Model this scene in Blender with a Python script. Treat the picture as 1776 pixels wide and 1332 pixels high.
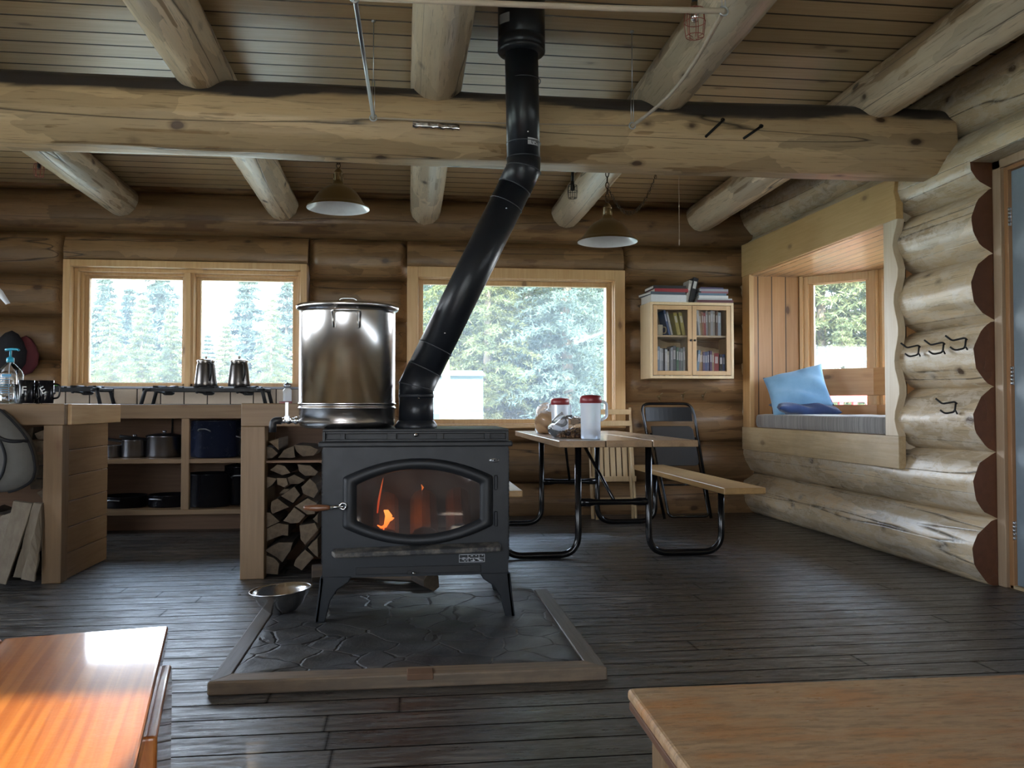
import bpy, math, random
import numpy as np
from mathutils import Vector, Matrix, Euler
PI = math.pi
scn = bpy.context.scene
for o in list(bpy.data.objects): bpy.data.objects.remove(o)
COL = scn.collection

# ------------------------------------------------------------------ camera, world, sun, exposure
F_PX, CAM_H, YAW, PITCH = 1470.0, 0.97, math.radians(7.0), math.radians(1.52)
cd = bpy.data.cameras.new('camera'); cam = bpy.data.objects.new('camera', cd); COL.objects.link(cam)
cd.sensor_fit = 'HORIZONTAL'; cd.sensor_width = 36.0; cd.lens = F_PX/1776*36; cd.clip_start = .02; cd.clip_end = 500
cam.location = (0, 0, CAM_H); cam.rotation_euler = (PI/2+PITCH, 0, -YAW)
scn.camera = cam
scn.view_settings.view_transform = 'Standard'; scn.view_settings.look = 'None'
scn.view_settings.gamma = 1; scn.view_settings.use_curve_mapping = False
scn.view_settings.exposure = 0.48
SKY = 13.0; SUN = 12.0
w = bpy.data.worlds.new('world'); scn.world = w; w.use_nodes = True
nt = w.node_tree; nt.nodes.clear()
wo = nt.nodes.new('ShaderNodeOutputWorld'); bg = nt.nodes.new('ShaderNodeBackground')
tc = nt.nodes.new('ShaderNodeTexCoord'); sp = nt.nodes.new('ShaderNodeSeparateXYZ'); cr = nt.nodes.new('ShaderNodeValToRGB')
nt.links.new(tc.outputs['Generated'], sp.inputs[0]); nt.links.new(sp.outputs['Z'], cr.inputs[0])
cr.color_ramp.elements[0].position = 0.0; cr.color_ramp.elements[0].color = (.92, .96, 1, 1)
cr.color_ramp.elements[1].position = .55; cr.color_ramp.elements[1].color = (.55, .74, 1, 1)
nt.links.new(cr.outputs[0], bg.inputs['Color']); bg.inputs['Strength'].default_value = SKY
nt.links.new(bg.outputs[0], wo.inputs[0])
sd = bpy.data.lights.new('sun', 'SUN'); sd.energy = SUN; sd.angle = math.radians(.6); sd.color = (1, .90, .74)
so = bpy.data.objects.new('sun', sd); COL.objects.link(so)
so.rotation_euler = Vector((0.0, 1.0, -math.tan(math.radians(26)))).to_track_quat('-Z', 'Y').to_euler()

# where a pixel of the photo meets a plane of the room
_fw = Vector((math.sin(YAW)*math.cos(PITCH), math.cos(YAW)*math.cos(PITCH), math.sin(PITCH)))
_rt = Vector((math.cos(YAW), -math.sin(YAW), 0)); _up = _rt.cross(_fw)
def at(px, py, X=None, Y=None, Z=None):
    d = _fw+_rt*((px-888)/F_PX)-_up*((py-666)/F_PX)
    t = X/d.x if X is not None else Y/d.y if Y is not None else (Z-CAM_H)/d.z
    return Vector((0, 0, CAM_H))+d*t

# ------------------------------------------------------------------ tagging
def tag(o, label=None, cat=None, group=None, kind=None):
    if label: o['label'] = label
    if cat: o['category'] = cat
    if group: o['group'] = group
    if kind: o['kind'] = kind
    return o
def thing(name, label, cat, loc=(0, 0, 0), rz=0, group=None):
    o = bpy.data.objects.new(name, None); COL.objects.link(o); o.empty_display_size = .1
    o.location = loc; o.rotation_euler = (0, 0, rz)
    return tag(o, label, cat, group)
def dup(root, loc, label, rz=None, rot=None):
    r = root.copy(); COL.objects.link(r); r.location = loc
    if rz is not None: r.rotation_euler = (0, 0, rz)
    if rot is not None: r.rotation_euler = rot
    r['label'] = label
    for ch in [c for c in COL.objects if c.parent == root]:
        c = ch.copy(); COL.objects.link(c); c.parent = r
        for g in [q for q in COL.objects if q.parent == ch]:
            d = g.copy(); COL.objects.link(d); d.parent = c
    return r

# ------------------------------------------------------------------ mesh builder
class MB:
    def __init__(s): s.v = []; s.f = []; s.sm = []
    def add(s, vs, fs, smooth=False):
        n = len(s.v); s.v += [tuple(v) for v in vs]; s.f += [tuple(i+n for i in f) for f in fs]; s.sm += [smooth]*len(fs); return s
    def box(s, x0, x1, y0, y1, z0, z1, M=None):
        vs = [Vector((x, y, z)) for z in (z0, z1) for y in (y0, y1) for x in (x0, x1)]
        if M is not None: vs = [M @ v for v in vs]
        return s.add(vs, [(0, 2, 3, 1), (4, 5, 7, 6), (0, 1, 5, 4), (2, 6, 7, 3), (0, 4, 6, 2), (1, 3, 7, 5)])
    def tube(s, pts, r, n=10, cap=True, closed=False):
        pts = [Vector(p) for p in pts]; m = len(pts); rs = r if isinstance(r, (list, tuple)) else [r]*m
        up = None; rings = []
        for i, p in enumerate(pts):
            a = pts[i-1] if (i > 0 or closed) else p; b = pts[(i+1) % m] if (i < m-1 or closed) else p
            t = (b-a).normalized()
            if up is None:
                up = Vector((0, 0, 1)) if abs(t.z) < .9 else Vector((1, 0, 0))
            u = (up-t*up.dot(t)); u = u.normalized() if u.length > 1e-6 else t.orthogonal().normalized()
            up = u; w_ = t.cross(u)
            rings.append([p+(u*math.cos(2*PI*k/n)+w_*math.sin(2*PI*k/n))*rs[i] for k in range(n)])
        vs = [v for R_ in rings for v in R_]; fs = []
        for i in range(m if closed else m-1):
            j = (i+1) % m
            for k in range(n): fs.append((i*n+k, i*n+(k+1) % n, j*n+(k+1) % n, j*n+k))
        s.add(vs, fs, True)
        if cap and not closed:
            b0 = len(s.v)-len(vs)
            s.f += [tuple(b0+k for k in range(n))[::-1], tuple(b0+(m-1)*n+k for k in range(n))]; s.sm += [False, False]
        return s
    def lathe(s, prof, c=(0, 0, 0), n=32, M=None, smooth=True):
        c = Vector(c); vs = []; fs = []; m = len(prof)
        for (r, z) in prof:
            for k in range(n):
                a = 2*PI*k/n; v = Vector((r*math.cos(a), r*math.sin(a), z))
                if M is not None: v = M @ v
                vs.append(v+c)
        for i in range(m-1):
            for k in range(n): fs.append((i*n+k, i*n+(k+1) % n, (i+1)*n+(k+1) % n, (i+1)*n+k))
        return s.add(vs, fs, smooth)
    def prism(s, poly, d0, d1, axis='y', M=None):
        # poly in the plane of the two other axes, extruded d0..d1
        def mk(a, b, d): return Vector((a, d, b)) if axis == 'y' else Vector((d, a, b)) if axis == 'x' else Vector((a, b, d))
        n = len(poly); vs = [mk(a, b, d0) for a, b in poly]+[mk(a, b, d1) for a, b in poly]
        if M is not None: vs = [M @ v for v in vs]
        fs = [tuple(range(n)), tuple(range(2*n-1, n-1, -1))]+[(i, i+n, (i+1) % n+n, (i+1) % n) for i in range(n)]
        return s.add(vs, fs)
    def rings(s, loops, smooth=False, closed=True):
        n = len(loops[0]); vs = [v for L in loops for v in L]; fs = []
        for i in range(len(loops)-1):
            for k in range(n if closed else n-1): fs.append((i*n+k, i*n+(k+1) % n, (i+1)*n+(k+1) % n, (i+1)*n+k))
        return s.add(vs, fs, smooth)
    def build(s, name, mat, parent=None, bevel=0, seg=2, fix=True):
        me = bpy.data.meshes.new(name); me.from_pydata([tuple(v) for v in s.v], [], s.f)
        me.polygons.foreach_set('use_smooth', s.sm)
        if fix:
            import bmesh
            bm = bmesh.new(); bm.from_mesh(me); bmesh.ops.recalc_face_normals(bm, faces=bm.faces); bm.to_mesh(me); bm.free()
        if mat: me.materials.append(mat)
        o = bpy.data.objects.new(name, me); COL.objects.link(o)
        if parent: o.parent = parent
        if bevel:
            b = o.modifiers.new('b', 'BEVEL'); b.width = bevel; b.segments = seg; b.limit_method = 'ANGLE'; b.angle_limit = .7
        return o
def Bx(*a, **k): return MB().box(*a, **k)
def arc(cx, cz, r, a0, a1, n=8): return [(cx+r*math.cos(a0+(a1-a0)*i/n), cz+r*math.sin(a0+(a1-a0)*i/n)) for i in range(n+1)]
def fillet(pts, r, n=5):
    """a polyline whose inner corners are rounded with radius about r"""
    P = [Vector(p) for p in pts]; out = [P[0]]
    for i in range(1, len(P)-1):
        a = (P[i-1]-P[i]); b = (P[i+1]-P[i]); ra = min(r, a.length*.49); rb = min(r, b.length*.49)
        A = P[i]+a.normalized()*ra; B = P[i]+b.normalized()*rb
        for k in range(n+1):
            t = k/n; out.append(A*(1-t)**2+P[i]*2*t*(1-t)+B*t*t)
    out.append(P[-1]); return out

# ------------------------------------------------------------------ materials
class NB:
    def __init__(s, name):
        s.m = bpy.data.materials.new(name); s.m.use_nodes = True; s.t = s.m.node_tree; s.t.nodes.clear()
        s.out = s.n('ShaderNodeOutputMaterial'); s.b = s.n('ShaderNodeBsdfPrincipled'); s.l(s.b.outputs[0], s.out.inputs[0])
    def n(s, t, **k):
        x = s.t.nodes.new(t)
        for a, b in k.items(): setattr(x, a, b)
        return x
    def l(s, a, b): s.t.links.new(a, b)
    def val(s, x, sock):
        if hasattr(x, 'links'): s.l(x, sock)
        else: sock.default_value = x
    def math(s, op, a, b=0.0, c=None, clamp=False):
        x = s.n('ShaderNodeMath', operation=op, use_clamp=clamp); s.val(a, x.inputs[0]); s.val(b, x.inputs[1])
        if c is not None: s.val(c, x.inputs[2])
        return x.outputs[0]
    def mix(s, f, a, b, mode='MIX'):
        x = s.n('ShaderNodeMix', data_type='RGBA', blend_type=mode); s.val(f, x.inputs[0])
        for v, i in ((a, 6), (b, 7)):
            if isinstance(v, tuple): v = v if len(v) == 4 else (*v, 1)
            s.val(v, x.inputs[i])
        return x.outputs[2]
    def coord(s, sc=(1, 1, 1), loc=(0, 0, 0), rot=(0, 0, 0)):
        c = s.n('ShaderNodeTexCoord'); m = s.n('ShaderNodeMapping'); s.l(c.outputs['Object'], m.inputs[0])
        m.inputs['Scale'].default_value = sc; m.inputs['Location'].default_value = loc; m.inputs['Rotation'].default_value = rot
        return m.outputs[0]
    def noise(s, v, scale=5, detail=4, rough=.5, dist=0):
        x = s.n('ShaderNodeTexNoise'); s.l(v, x.inputs['Vector']); x.inputs['Scale'].default_value = scale
        x.inputs['Detail'].default_value = detail; x.inputs['Roughness'].default_value = rough; x.inputs['Distortion'].default_value = dist
        return x.outputs['Fac']
    def ramp(s, f, *st):
        x = s.n('ShaderNodeValToRGB'); s.val(f, x.inputs[0]); e = x.color_ramp.elements
        while len(e) < len(st): e.new(.5)
        for i, (p, c) in enumerate(st):
            e[i].position = p; e[i].color = (c, c, c, 1) if not isinstance(c, tuple) else (*c, 1)
        return x.outputs[0]
    def bump(s, h, st=.3, d=.01, nrm=None):
        x = s.n('ShaderNodeBump'); s.val(h, x.inputs['Height']); x.inputs['Strength'].default_value = st; x.inputs['Distance'].default_value = d
        if nrm is not None: s.l(nrm, x.inputs['Normal'])
        return x.outputs[0]
    def set(s, **k):
        for a, b in k.items():
            if isinstance(b, tuple) and len(b) == 3: b = (*b, 1)
            s.val(b, s.b.inputs[a.replace('_', ' ')])
        return s.m
def plain(name, col, rough=.5, metal=0.0, **k):
    b = NB(name); v = b.coord(); n = b.noise(v, 30, 4, .6)
    if metal:
        k = dict(Base_Color=tuple(col), Roughness=rough, Metallic=1.0, **k); return b.set(**k)
    if max(col) < .06 and 'Specular_IOR_Level' not in k: k['Specular_IOR_Level'] = .3
    c = b.mix(b.math('MULTIPLY', n, .5), tuple(col), tuple(x*.72 for x in col))
    return b.set(Base_Color=c, Roughness=b.math('MULTIPLY_ADD', n, .2, max(rough-.1, .02)), Metallic=metal, **k)
AX = {'x': 0, 'y': 1, 'z': 2}
def stretch(axis, across, along):
    s = [across]*3; s[AX[axis]] = along; return tuple(s)
def wood(name, c1, c2, axis='x', rough=.45, knot=(.10, .04, .015), knots=1.0, plank=0.0, paxis='z', gap=.012, grain=1.0, coat=0.0, varia=.35, wear=0.0, bumps=.15):
    b = NB(name)
    g = b.noise(b.coord(stretch(axis, 22, 1.1)), 2.2, 5, .6, .4)
    big = b.noise(b.coord(stretch(axis, 1.6, .7)), 2.0, 3, .5)
    f = b.math('ADD', b.math('MULTIPLY', b.ramp(g, (.3, 0.), (.7, 1.)), .6*grain), b.math('MULTIPLY', b.ramp(big, (.3, 0.), (.7, 1.)), .5), clamp=True)
    col = b.mix(f, tuple(c1), tuple(c2))
    vo = b.n('ShaderNodeTexVoronoi', feature='F1'); b.l(b.coord(stretch(axis, 3.2, 1.5)), vo.inputs['Vector']); vo.inputs['Scale'].default_value = 1.5
    kd = b.math('ADD', vo.outputs['Distance'], b.math('MULTIPLY', b.math('SUBTRACT', b.noise(b.coord((1, 1, 1)), 12, 2), .5), .10))
    if knots > 0:
        kf = b.ramp(kd, (.07, 1.), (.10, .35), (.17, 0.)); col = b.mix(b.math('MULTIPLY', kf, .85*knots), col, tuple(knot))
    h = b.math('MULTIPLY', g, .5)
    if plank:
        sx = b.n('ShaderNodeSeparateXYZ'); cc = b.n('ShaderNodeTexCoord'); b.l(cc.outputs['Object'], sx.inputs[0])
        q = b.math('DIVIDE', sx.outputs[AX[paxis]], plank)
        wn = b.n('ShaderNodeTexWhiteNoise', noise_dimensions='1D'); b.l(b.math('FLOOR', q), wn.inputs['W'])
        col = b.mix(1.0, col, b.ramp(wn.outputs['Value'], (0, 1-varia), (1, 1.)), 'MULTIPLY')
        fr = b.math('FRACT', q); e = b.math('MINIMUM', fr, b.math('SUBTRACT', 1.0, fr))
        gp = b.ramp(e, (gap*.5, 0.), (gap, 1.))
        col = b.mix(gp, tuple(x*.12 for x in c2), col); h = b.math('ADD', h, b.math('MULTIPLY', gp, 2.0))
    if wear:
        wv = b.ramp(b.noise(b.coord(stretch(axis, 5, 2)), 2.5, 8, .7), (.45, 0.), (.62, 1.))
        col = b.mix(b.math('MULTIPLY', wv, wear), col, (.10, .075, .055))
    r = b.math('MULTIPLY_ADD', g, .25, rough-.12)
    b.set(Base_Color=col, Roughness=r, Normal=b.bump(h, bumps, .004))
    if coat: b.set(Coat_Weight=coat, Coat_Roughness=.12)
    return b.m
def logmat(name, base, pale, dark, axis, tint=0.0, dirt=0.0, gloss=.42):
    """peeled log: darker rounded skin, paler hand-planed facets (attribute 'planed'), stained end grain ('cap'), knots and drying cracks"""
    b = NB(name)
    A = {}
    for k in ('planed', 'cap', 'skin', 'lid'):
        x = b.n('ShaderNodeAttribute', attribute_name=k); A[k] = x.outputs['Fac']
    g = b.noise(b.coord(stretch(axis, 16, .8)), 2.0, 6, .6, .5)
    big = b.noise(b.coord(stretch(axis, 3.0, .8)), 1.8, 4, .55)
    c = b.mix(b.ramp(big, (.35, 0.), (.65, 1.)), tuple(base), tuple(x*.68 for x in base))
    c2 = b.mix(b.ramp(g, (.35, 0.), (.7, 1.)), tuple(pale), tuple((x+y)/2 for x, y in zip(pale, base)))
    pn = b.ramp(b.noise(b.coord(stretch(axis, 5.5, 1.3), (2, 5, 1)), 1.7, 3, .5, .8), (.50, 0.), (.515, 1.))
    pf = b.math('MAXIMUM', b.ramp(A['planed'], (.35, 0.), (.55, 1.)), b.math('MULTIPLY', pn, .55))
    col = b.mix(b.math('MULTIPLY', pf, .9), c, c2)
    col = b.mix(b.math('MULTIPLY', b.ramp(g, (.3, 1.), (.55, 0.)), .35), col, tuple(x*.55 for x in base))
    v3 = b.n('ShaderNodeTexVoronoi', feature='F1'); wv_ = b.n('ShaderNodeVectorMath', operation='ADD'); nz_ = b.n('ShaderNodeTexNoise'); b.l(b.coord(), nz_.inputs['Vector']); nz_.inputs['Scale'].default_value = 6; nz_.inputs['Detail'].default_value = 3
    sc_ = b.n('ShaderNodeVectorMath', operation='SCALE'); b.l(nz_.outputs['Color'], sc_.inputs[0]); sc_.inputs['Scale'].default_value = .5
    b.l(b.coord(stretch(axis, 9, 1.6)), wv_.inputs[0]); b.l(sc_.outputs[0], wv_.inputs[1]); b.l(wv_.outputs[0], v3.inputs['Vector']); v3.inputs['Scale'].default_value = 1.0
    cs_ = b.n('ShaderNodeSeparateColor'); b.l(v3.outputs['Color'], cs_.inputs[0])
    col = b.mix(1.0, col, b.ramp(cs_.outputs[0], (0, .74), (1, 1.18)), 'MULTIPLY')
    hr = b.noise(b.coord(stretch(axis, 60, 2.2)), 2.0, 4, .6)
    col = b.mix(b.math('MULTIPLY', b.ramp(hr, (.36, 1.), (.42, 0.)), .45), col, tuple(x*.35 for x in base))
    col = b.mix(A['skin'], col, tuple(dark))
    col = b.mix(1.0, col, b.ramp(A['lid'], (0, .72), (1, 1.12)), 'MULTIPLY')
    vo = b.n('ShaderNodeTexVoronoi', feature='F1'); b.l(b.coord(stretch(axis, 3.4, 2.2)), vo.inputs['Vector']); vo.inputs['Scale'].default_value = 1.5
    kd = b.math('ADD', vo.outputs['Distance'], b.math('MULTIPLY', b.math('SUBTRACT', b.noise(b.coord(), 14, 2), .5), .10))
    kf = b.ramp(kd, (.085, 1.), (.115, .45), (.19, 0.)); col = b.mix(b.math('MULTIPLY', kf, .9), col, (.045, .02, .012))
    cn = b.noise(b.coord(stretch(axis, 2.6, .09)), 1.9, 2, .4, 0)
    ck = b.ramp(b.math('ABSOLUTE', b.math('SUBTRACT', cn, .5)), (.002, 1.), (.005, 0.))
    col = b.mix(b.math('MULTIPLY', ck, .9), col, (.02, .012, .008))
    if dirt:
        dn = b.ramp(b.noise(b.coord(stretch(axis, 7, 3)), 2.4, 8, .72, .6), (.48, 0.), (.56, 1.))
        col = b.mix(b.math('MULTIPLY', dn, dirt), col, (.62, .56, .47))
        dn2 = b.ramp(b.noise(b.coord(stretch(axis, 9, 4), (3, 1, 7)), 2.0, 8, .75, .2), (.56, 0.), (.70, 1.))
        col = b.mix(b.math('MULTIPLY', dn2, dirt*.55), col, (.14, .11, .085))
    capc = b.mix(b.noise(b.coord((9, 9, 9)), 3, 4), (.17, .065, .030), (.085, .032, .016))
    col = b.mix(A['cap'], col, capc)
    h = b.math('ADD', b.math('ADD', b.math('MULTIPLY', g, .6), b.math('MULTIPLY', cs_.outputs[1], .9)), b.math('MULTIPLY', ck, -3.0))
    return b.set(Base_Color=col, Roughness=b.math('MULTIPLY_ADD', g, .3, gloss-.15), Normal=b.bump(h, .3, .004))
# ------------------------------------------------------------------ material library
M = {}
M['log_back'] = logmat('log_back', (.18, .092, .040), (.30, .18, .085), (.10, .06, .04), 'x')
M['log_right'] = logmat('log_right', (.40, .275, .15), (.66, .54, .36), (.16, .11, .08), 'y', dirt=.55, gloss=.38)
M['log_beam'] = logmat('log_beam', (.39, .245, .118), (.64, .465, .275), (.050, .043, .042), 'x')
M['log_rafter'] = logmat('log_rafter', (.39, .27, .155), (.74, .63, .47), (.10, .06, .04), 'y')
M['ceil'] = wood('ceiling_boards', (.66, .49, .28), (.50, .345, .18), 'x', .4, plank=.1505, paxis='y', gap=.07, knots=.7, varia=.25)
M['pine'] = wood('clear_pine', (.66, .44, .22), (.50, .29, .12), 'z', .4, knots=.8)
M['pine_x'] = wood('clear_pine_x', (.66, .44, .22), (.50, .29, .12), 'x', .4, knots=.8)
M['pine_y'] = wood('clear_pine_y', (.66, .46, .22), (.52, .31, .13), 'y', .4, knots=.6)
M['pale_y'] = wood('pale_board', (.62, .50, .32), (.44, .31, .16), 'y', .4, knots=.6, wear=.15)
M['pale_z'] = wood('pale_board_z', (.70, .62, .48), (.56, .45, .30), 'z', .4, knots=.3)
M['panel_z'] = wood('pine_panelling', (.60, .34, .15), (.46, .23, .09), 'z', .42, plank=.13, paxis='x', gap=.05, knots=1.0, varia=.2)
M['panel_zy'] = wood('pine_panelling_y', (.60, .34, .15), (.46, .23, .09), 'z', .42, plank=.13, paxis='y', gap=.05, knots=1.0, varia=.2)
M['soffit'] = wood('soffit_boards', (.72, .46, .24), (.58, .33, .15), 'y', .3, plank=.10, paxis='x', gap=.06, knots=.5, varia=.2)
M['rail'] = wood('seat_rail', (.62, .36, .16), (.48, .25, .10), 'x', .4, knots=.8)
M['fir_x'] = wood('counter_fir_x', (.20, .12, .055), (.135, .078, .034), 'x', .5, knots=.8)
M['fir_z'] = wood('counter_fir_z', (.22, .13, .06), (.145, .083, .036), 'z', .5, knots=.8)
M['side_planks'] = wood('counter_side_planks', (.28, .165, .075), (.20, .11, .045), 'y', .42, knots=.6)
M['ply'] = wood('plywood', (.18, .095, .045), (.12, .06, .03), 'x', .6, knots=0, grain=1.3)
M['door_grey'] = plain('grey_blue_paint', (.20, .25, .29), .5)
M['black_iron'] = plain('black_iron', (.012, .012, .013), .45)
M['stove'] = plain('stove_grey_steel', (.0065, .0085, .0115), .48, Specular_IOR_Level=.35)
M['stove_dk'] = plain('stove_dark_cast', (.010, .011, .013), .5, Specular_IOR_Level=.35)
M['pipe'] = plain('pipe_black_enamel', (.012, .014, .018), .33)
M['firebrick'] = plain('firebrick', (.09, .06, .045), .9)
M['chrome'] = plain('polished_steel', (.62, .62, .64), .15, 1.0)
M['nickel'] = plain('galvanised', (.45, .47, .50), .35, 1.0)
M['brass'] = plain('antique_brass', (.27, .20, .11), .36, 1.0)
M['white'] = plain('white_enamel', (.85, .88, .92), .2)
M['black_gloss'] = plain('black_gloss', (.006, .006, .008), .18)
M['black_tube'] = plain('black_tube', (.004, .004, .005), .2, Specular_IOR_Level=.5)
M['tile'] = plain('beige_tile', (.55, .44, .33), .35)
M['grout'] = plain('dark_grout', (.05, .04, .035), .8)
M['grey_edge'] = plain('grey_laminate', (.35, .36, .40), .35)
M['red_lid'] = plain('red_plastic', (.24, .025, .03), .35)
M['blue_plastic'] = plain('turquoise_plastic', (.02, .33, .50), .35)
M['rope'] = plain('natural_rope', (.55, .46, .36), .8)
M['dowel'] = plain('wooden_dowel', (.42, .34, .26), .6)
M['paper'] = plain('white_paper', (.80, .82, .88), .7)
M['copper_red'] = plain('red_wire', (.30, .06, .04), .4)
def brushed():
    b = NB('brushed_steel')
    n = b.noise(b.coord((2, 2, 220)), 2.5, 3, .6); n2 = b.noise(b.coord((3, 3, 5)), 2, 5, .6)
    c = b.mix(n2, (.60, .58, .56), (.46, .44, .42))
    tg = b.n('ShaderNodeTangent', direction_type='RADIAL', axis='Z'); b.set(Base_Color=c, Metallic=1.0, Roughness=b.math('MULTIPLY_ADD', n2, .08, .16), Anisotropic=.8); b.l(tg.outputs[0], b.b.inputs['Tangent'])
    return b.m
M['steel'] = brushed()
def glassmat(name, veil=0.0, tint=(1, 1, 1), gl=.06, vcol=(.8, .88, 1)):
    m = bpy.data.materials.new(name); m.use_nodes = True; t = m.node_tree; t.nodes.clear()
    o = t.nodes.new('ShaderNodeOutputMaterial'); tr = t.nodes.new('ShaderNodeBsdfTransparent'); g = t.nodes.new('ShaderNodeBsdfGlossy')
    tr.inputs[0].default_value = (*tint, 1); g.inputs['Roughness'].default_value = .03
    fr = t.nodes.new('ShaderNodeFresnel'); fr.inputs[0].default_value = 1.45
    x = t.nodes.new('ShaderNodeMixShader'); t.links.new(fr.outputs[0], x.inputs[0]); t.links.new(tr.outputs[0], x.inputs[1]); t.links.new(g.outputs[0], x.inputs[2])
    last = x.outputs[0]
    if veil:
        d = t.nodes.new('ShaderNodeBsdfTranslucent'); d.inputs[0].default_value = (*vcol, 1)
        y = t.nodes.new('ShaderNodeMixShader'); y.inputs[0].default_value = veil
        t.links.new(last, y.inputs[1]); t.links.new(d.outputs[0], y.inputs[2]); last = y.outputs[0]
    t.links.new(last, o.inputs[0]); return m
M['pane'] = glassmat('window_glass', .015)
M['pane_haze_veil'] = glassmat('haze_veil_window_glass', .04)  # translucent veil puts the pale outdoor haze into the glass
M['pane_hazy'] = glassmat('haze_veil_kitchen_glass', .05)  # slightly stronger veil: haze over the distant trees is put into the pane
def floormat():
    b = NB('worn_floor_boards')
    c = b.n('ShaderNodeTexCoord'); sx = b.n('ShaderNodeSeparateXYZ'); b.l(c.outputs['Object'], sx.inputs[0])
    P = .137
    q = b.math('DIVIDE', sx.outputs[1], P); row = b.math('FLOOR', q); fr = b.math('FRACT', q)
    wn = b.n('ShaderNodeTexWhiteNoise', noise_dimensions='1D'); b.l(row, wn.inputs['W'])
    e = b.math('MINIMUM', fr, b.math('SUBTRACT', 1.0, fr)); gp = b.ramp(e, (.016, 0.), (.042, 1.))
    xs = b.math('ADD', sx.outputs[0], b.math('MULTIPLY', wn.outputs['Value'], 9.7)); xf = b.math('FRACT', b.math('DIVIDE', xs, 2.6))
    ee = b.math('MINIMUM', xf, b.math('SUBTRACT', 1.0, xf)); gp2 = b.ramp(ee, (.0006, 0.), (.0014, 1.)); gpc = b.math('MULTIPLY', gp, gp2)
    g = b.noise(b.coord((1.0, 26, 26)), 2.6, 7, .65, .3)
    g2 = b.noise(b.coord((2.2, 14, 9), (4, 2, 0)), 2.6, 9, .74, .3)
    big = b.noise(b.coord((.8, 1.2, 1)), 1.4, 5, .6)
    col = b.mix(b.ramp(g, (.3, 0.), (.7, 1.)), (.010, .009, .0085), (.036, .031, .027))
    wearf = b.math('MULTIPLY', b.ramp(g2, (.50, 0.), (.57, 1.)), b.ramp(big, (.38, .25), (.60, 1.)))
    col = b.mix(b.math('MULTIPLY', wearf, .85), col, (.17, .145, .12))
    col = b.mix(1.0, col, b.ramp(wn.outputs['Value'], (0, .65), (1, 1.15)), 'MULTIPLY')
    col = b.mix(gpc, (.004, .0035, .003), col)
    rough = b.math('ADD', b.math('MULTIPLY', b.ramp(g2, (.44, 0.), (.60, 1.)), .30), b.math('MULTIPLY_ADD', g, .12, .22))
    cup = b.math('MULTIPLY', b.math('ABSOLUTE', b.math('SUBTRACT', fr, .5)), -.7)
    tilt = b.math('MULTIPLY', b.math('MULTIPLY', b.math('SUBTRACT', fr, .5), b.math('SUBTRACT', wn.outputs['Value'], .5)), 1.2)
    wav = b.noise(b.coord((1.3, 8, 1)), 1.5, 3, .5)
    h = b.math('ADD', b.math('ADD', b.math('ADD', b.math('MULTIPLY', g, .45), b.math('MULTIPLY', g2, .8)), b.math('MULTIPLY', gp, 1.5)), b.math('ADD', b.math('MULTIPLY', wav, 2.8), tilt))
    return b.set(Base_Color=col, Roughness=rough, Normal=b.bump(h, .55, .005), IOR=1.85, Specular_IOR_Level=b.math('MULTIPLY', b.ramp(g2, (.46, 1.0), (.60, .35)), gpc))
M['floor'] = floormat()

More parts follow.
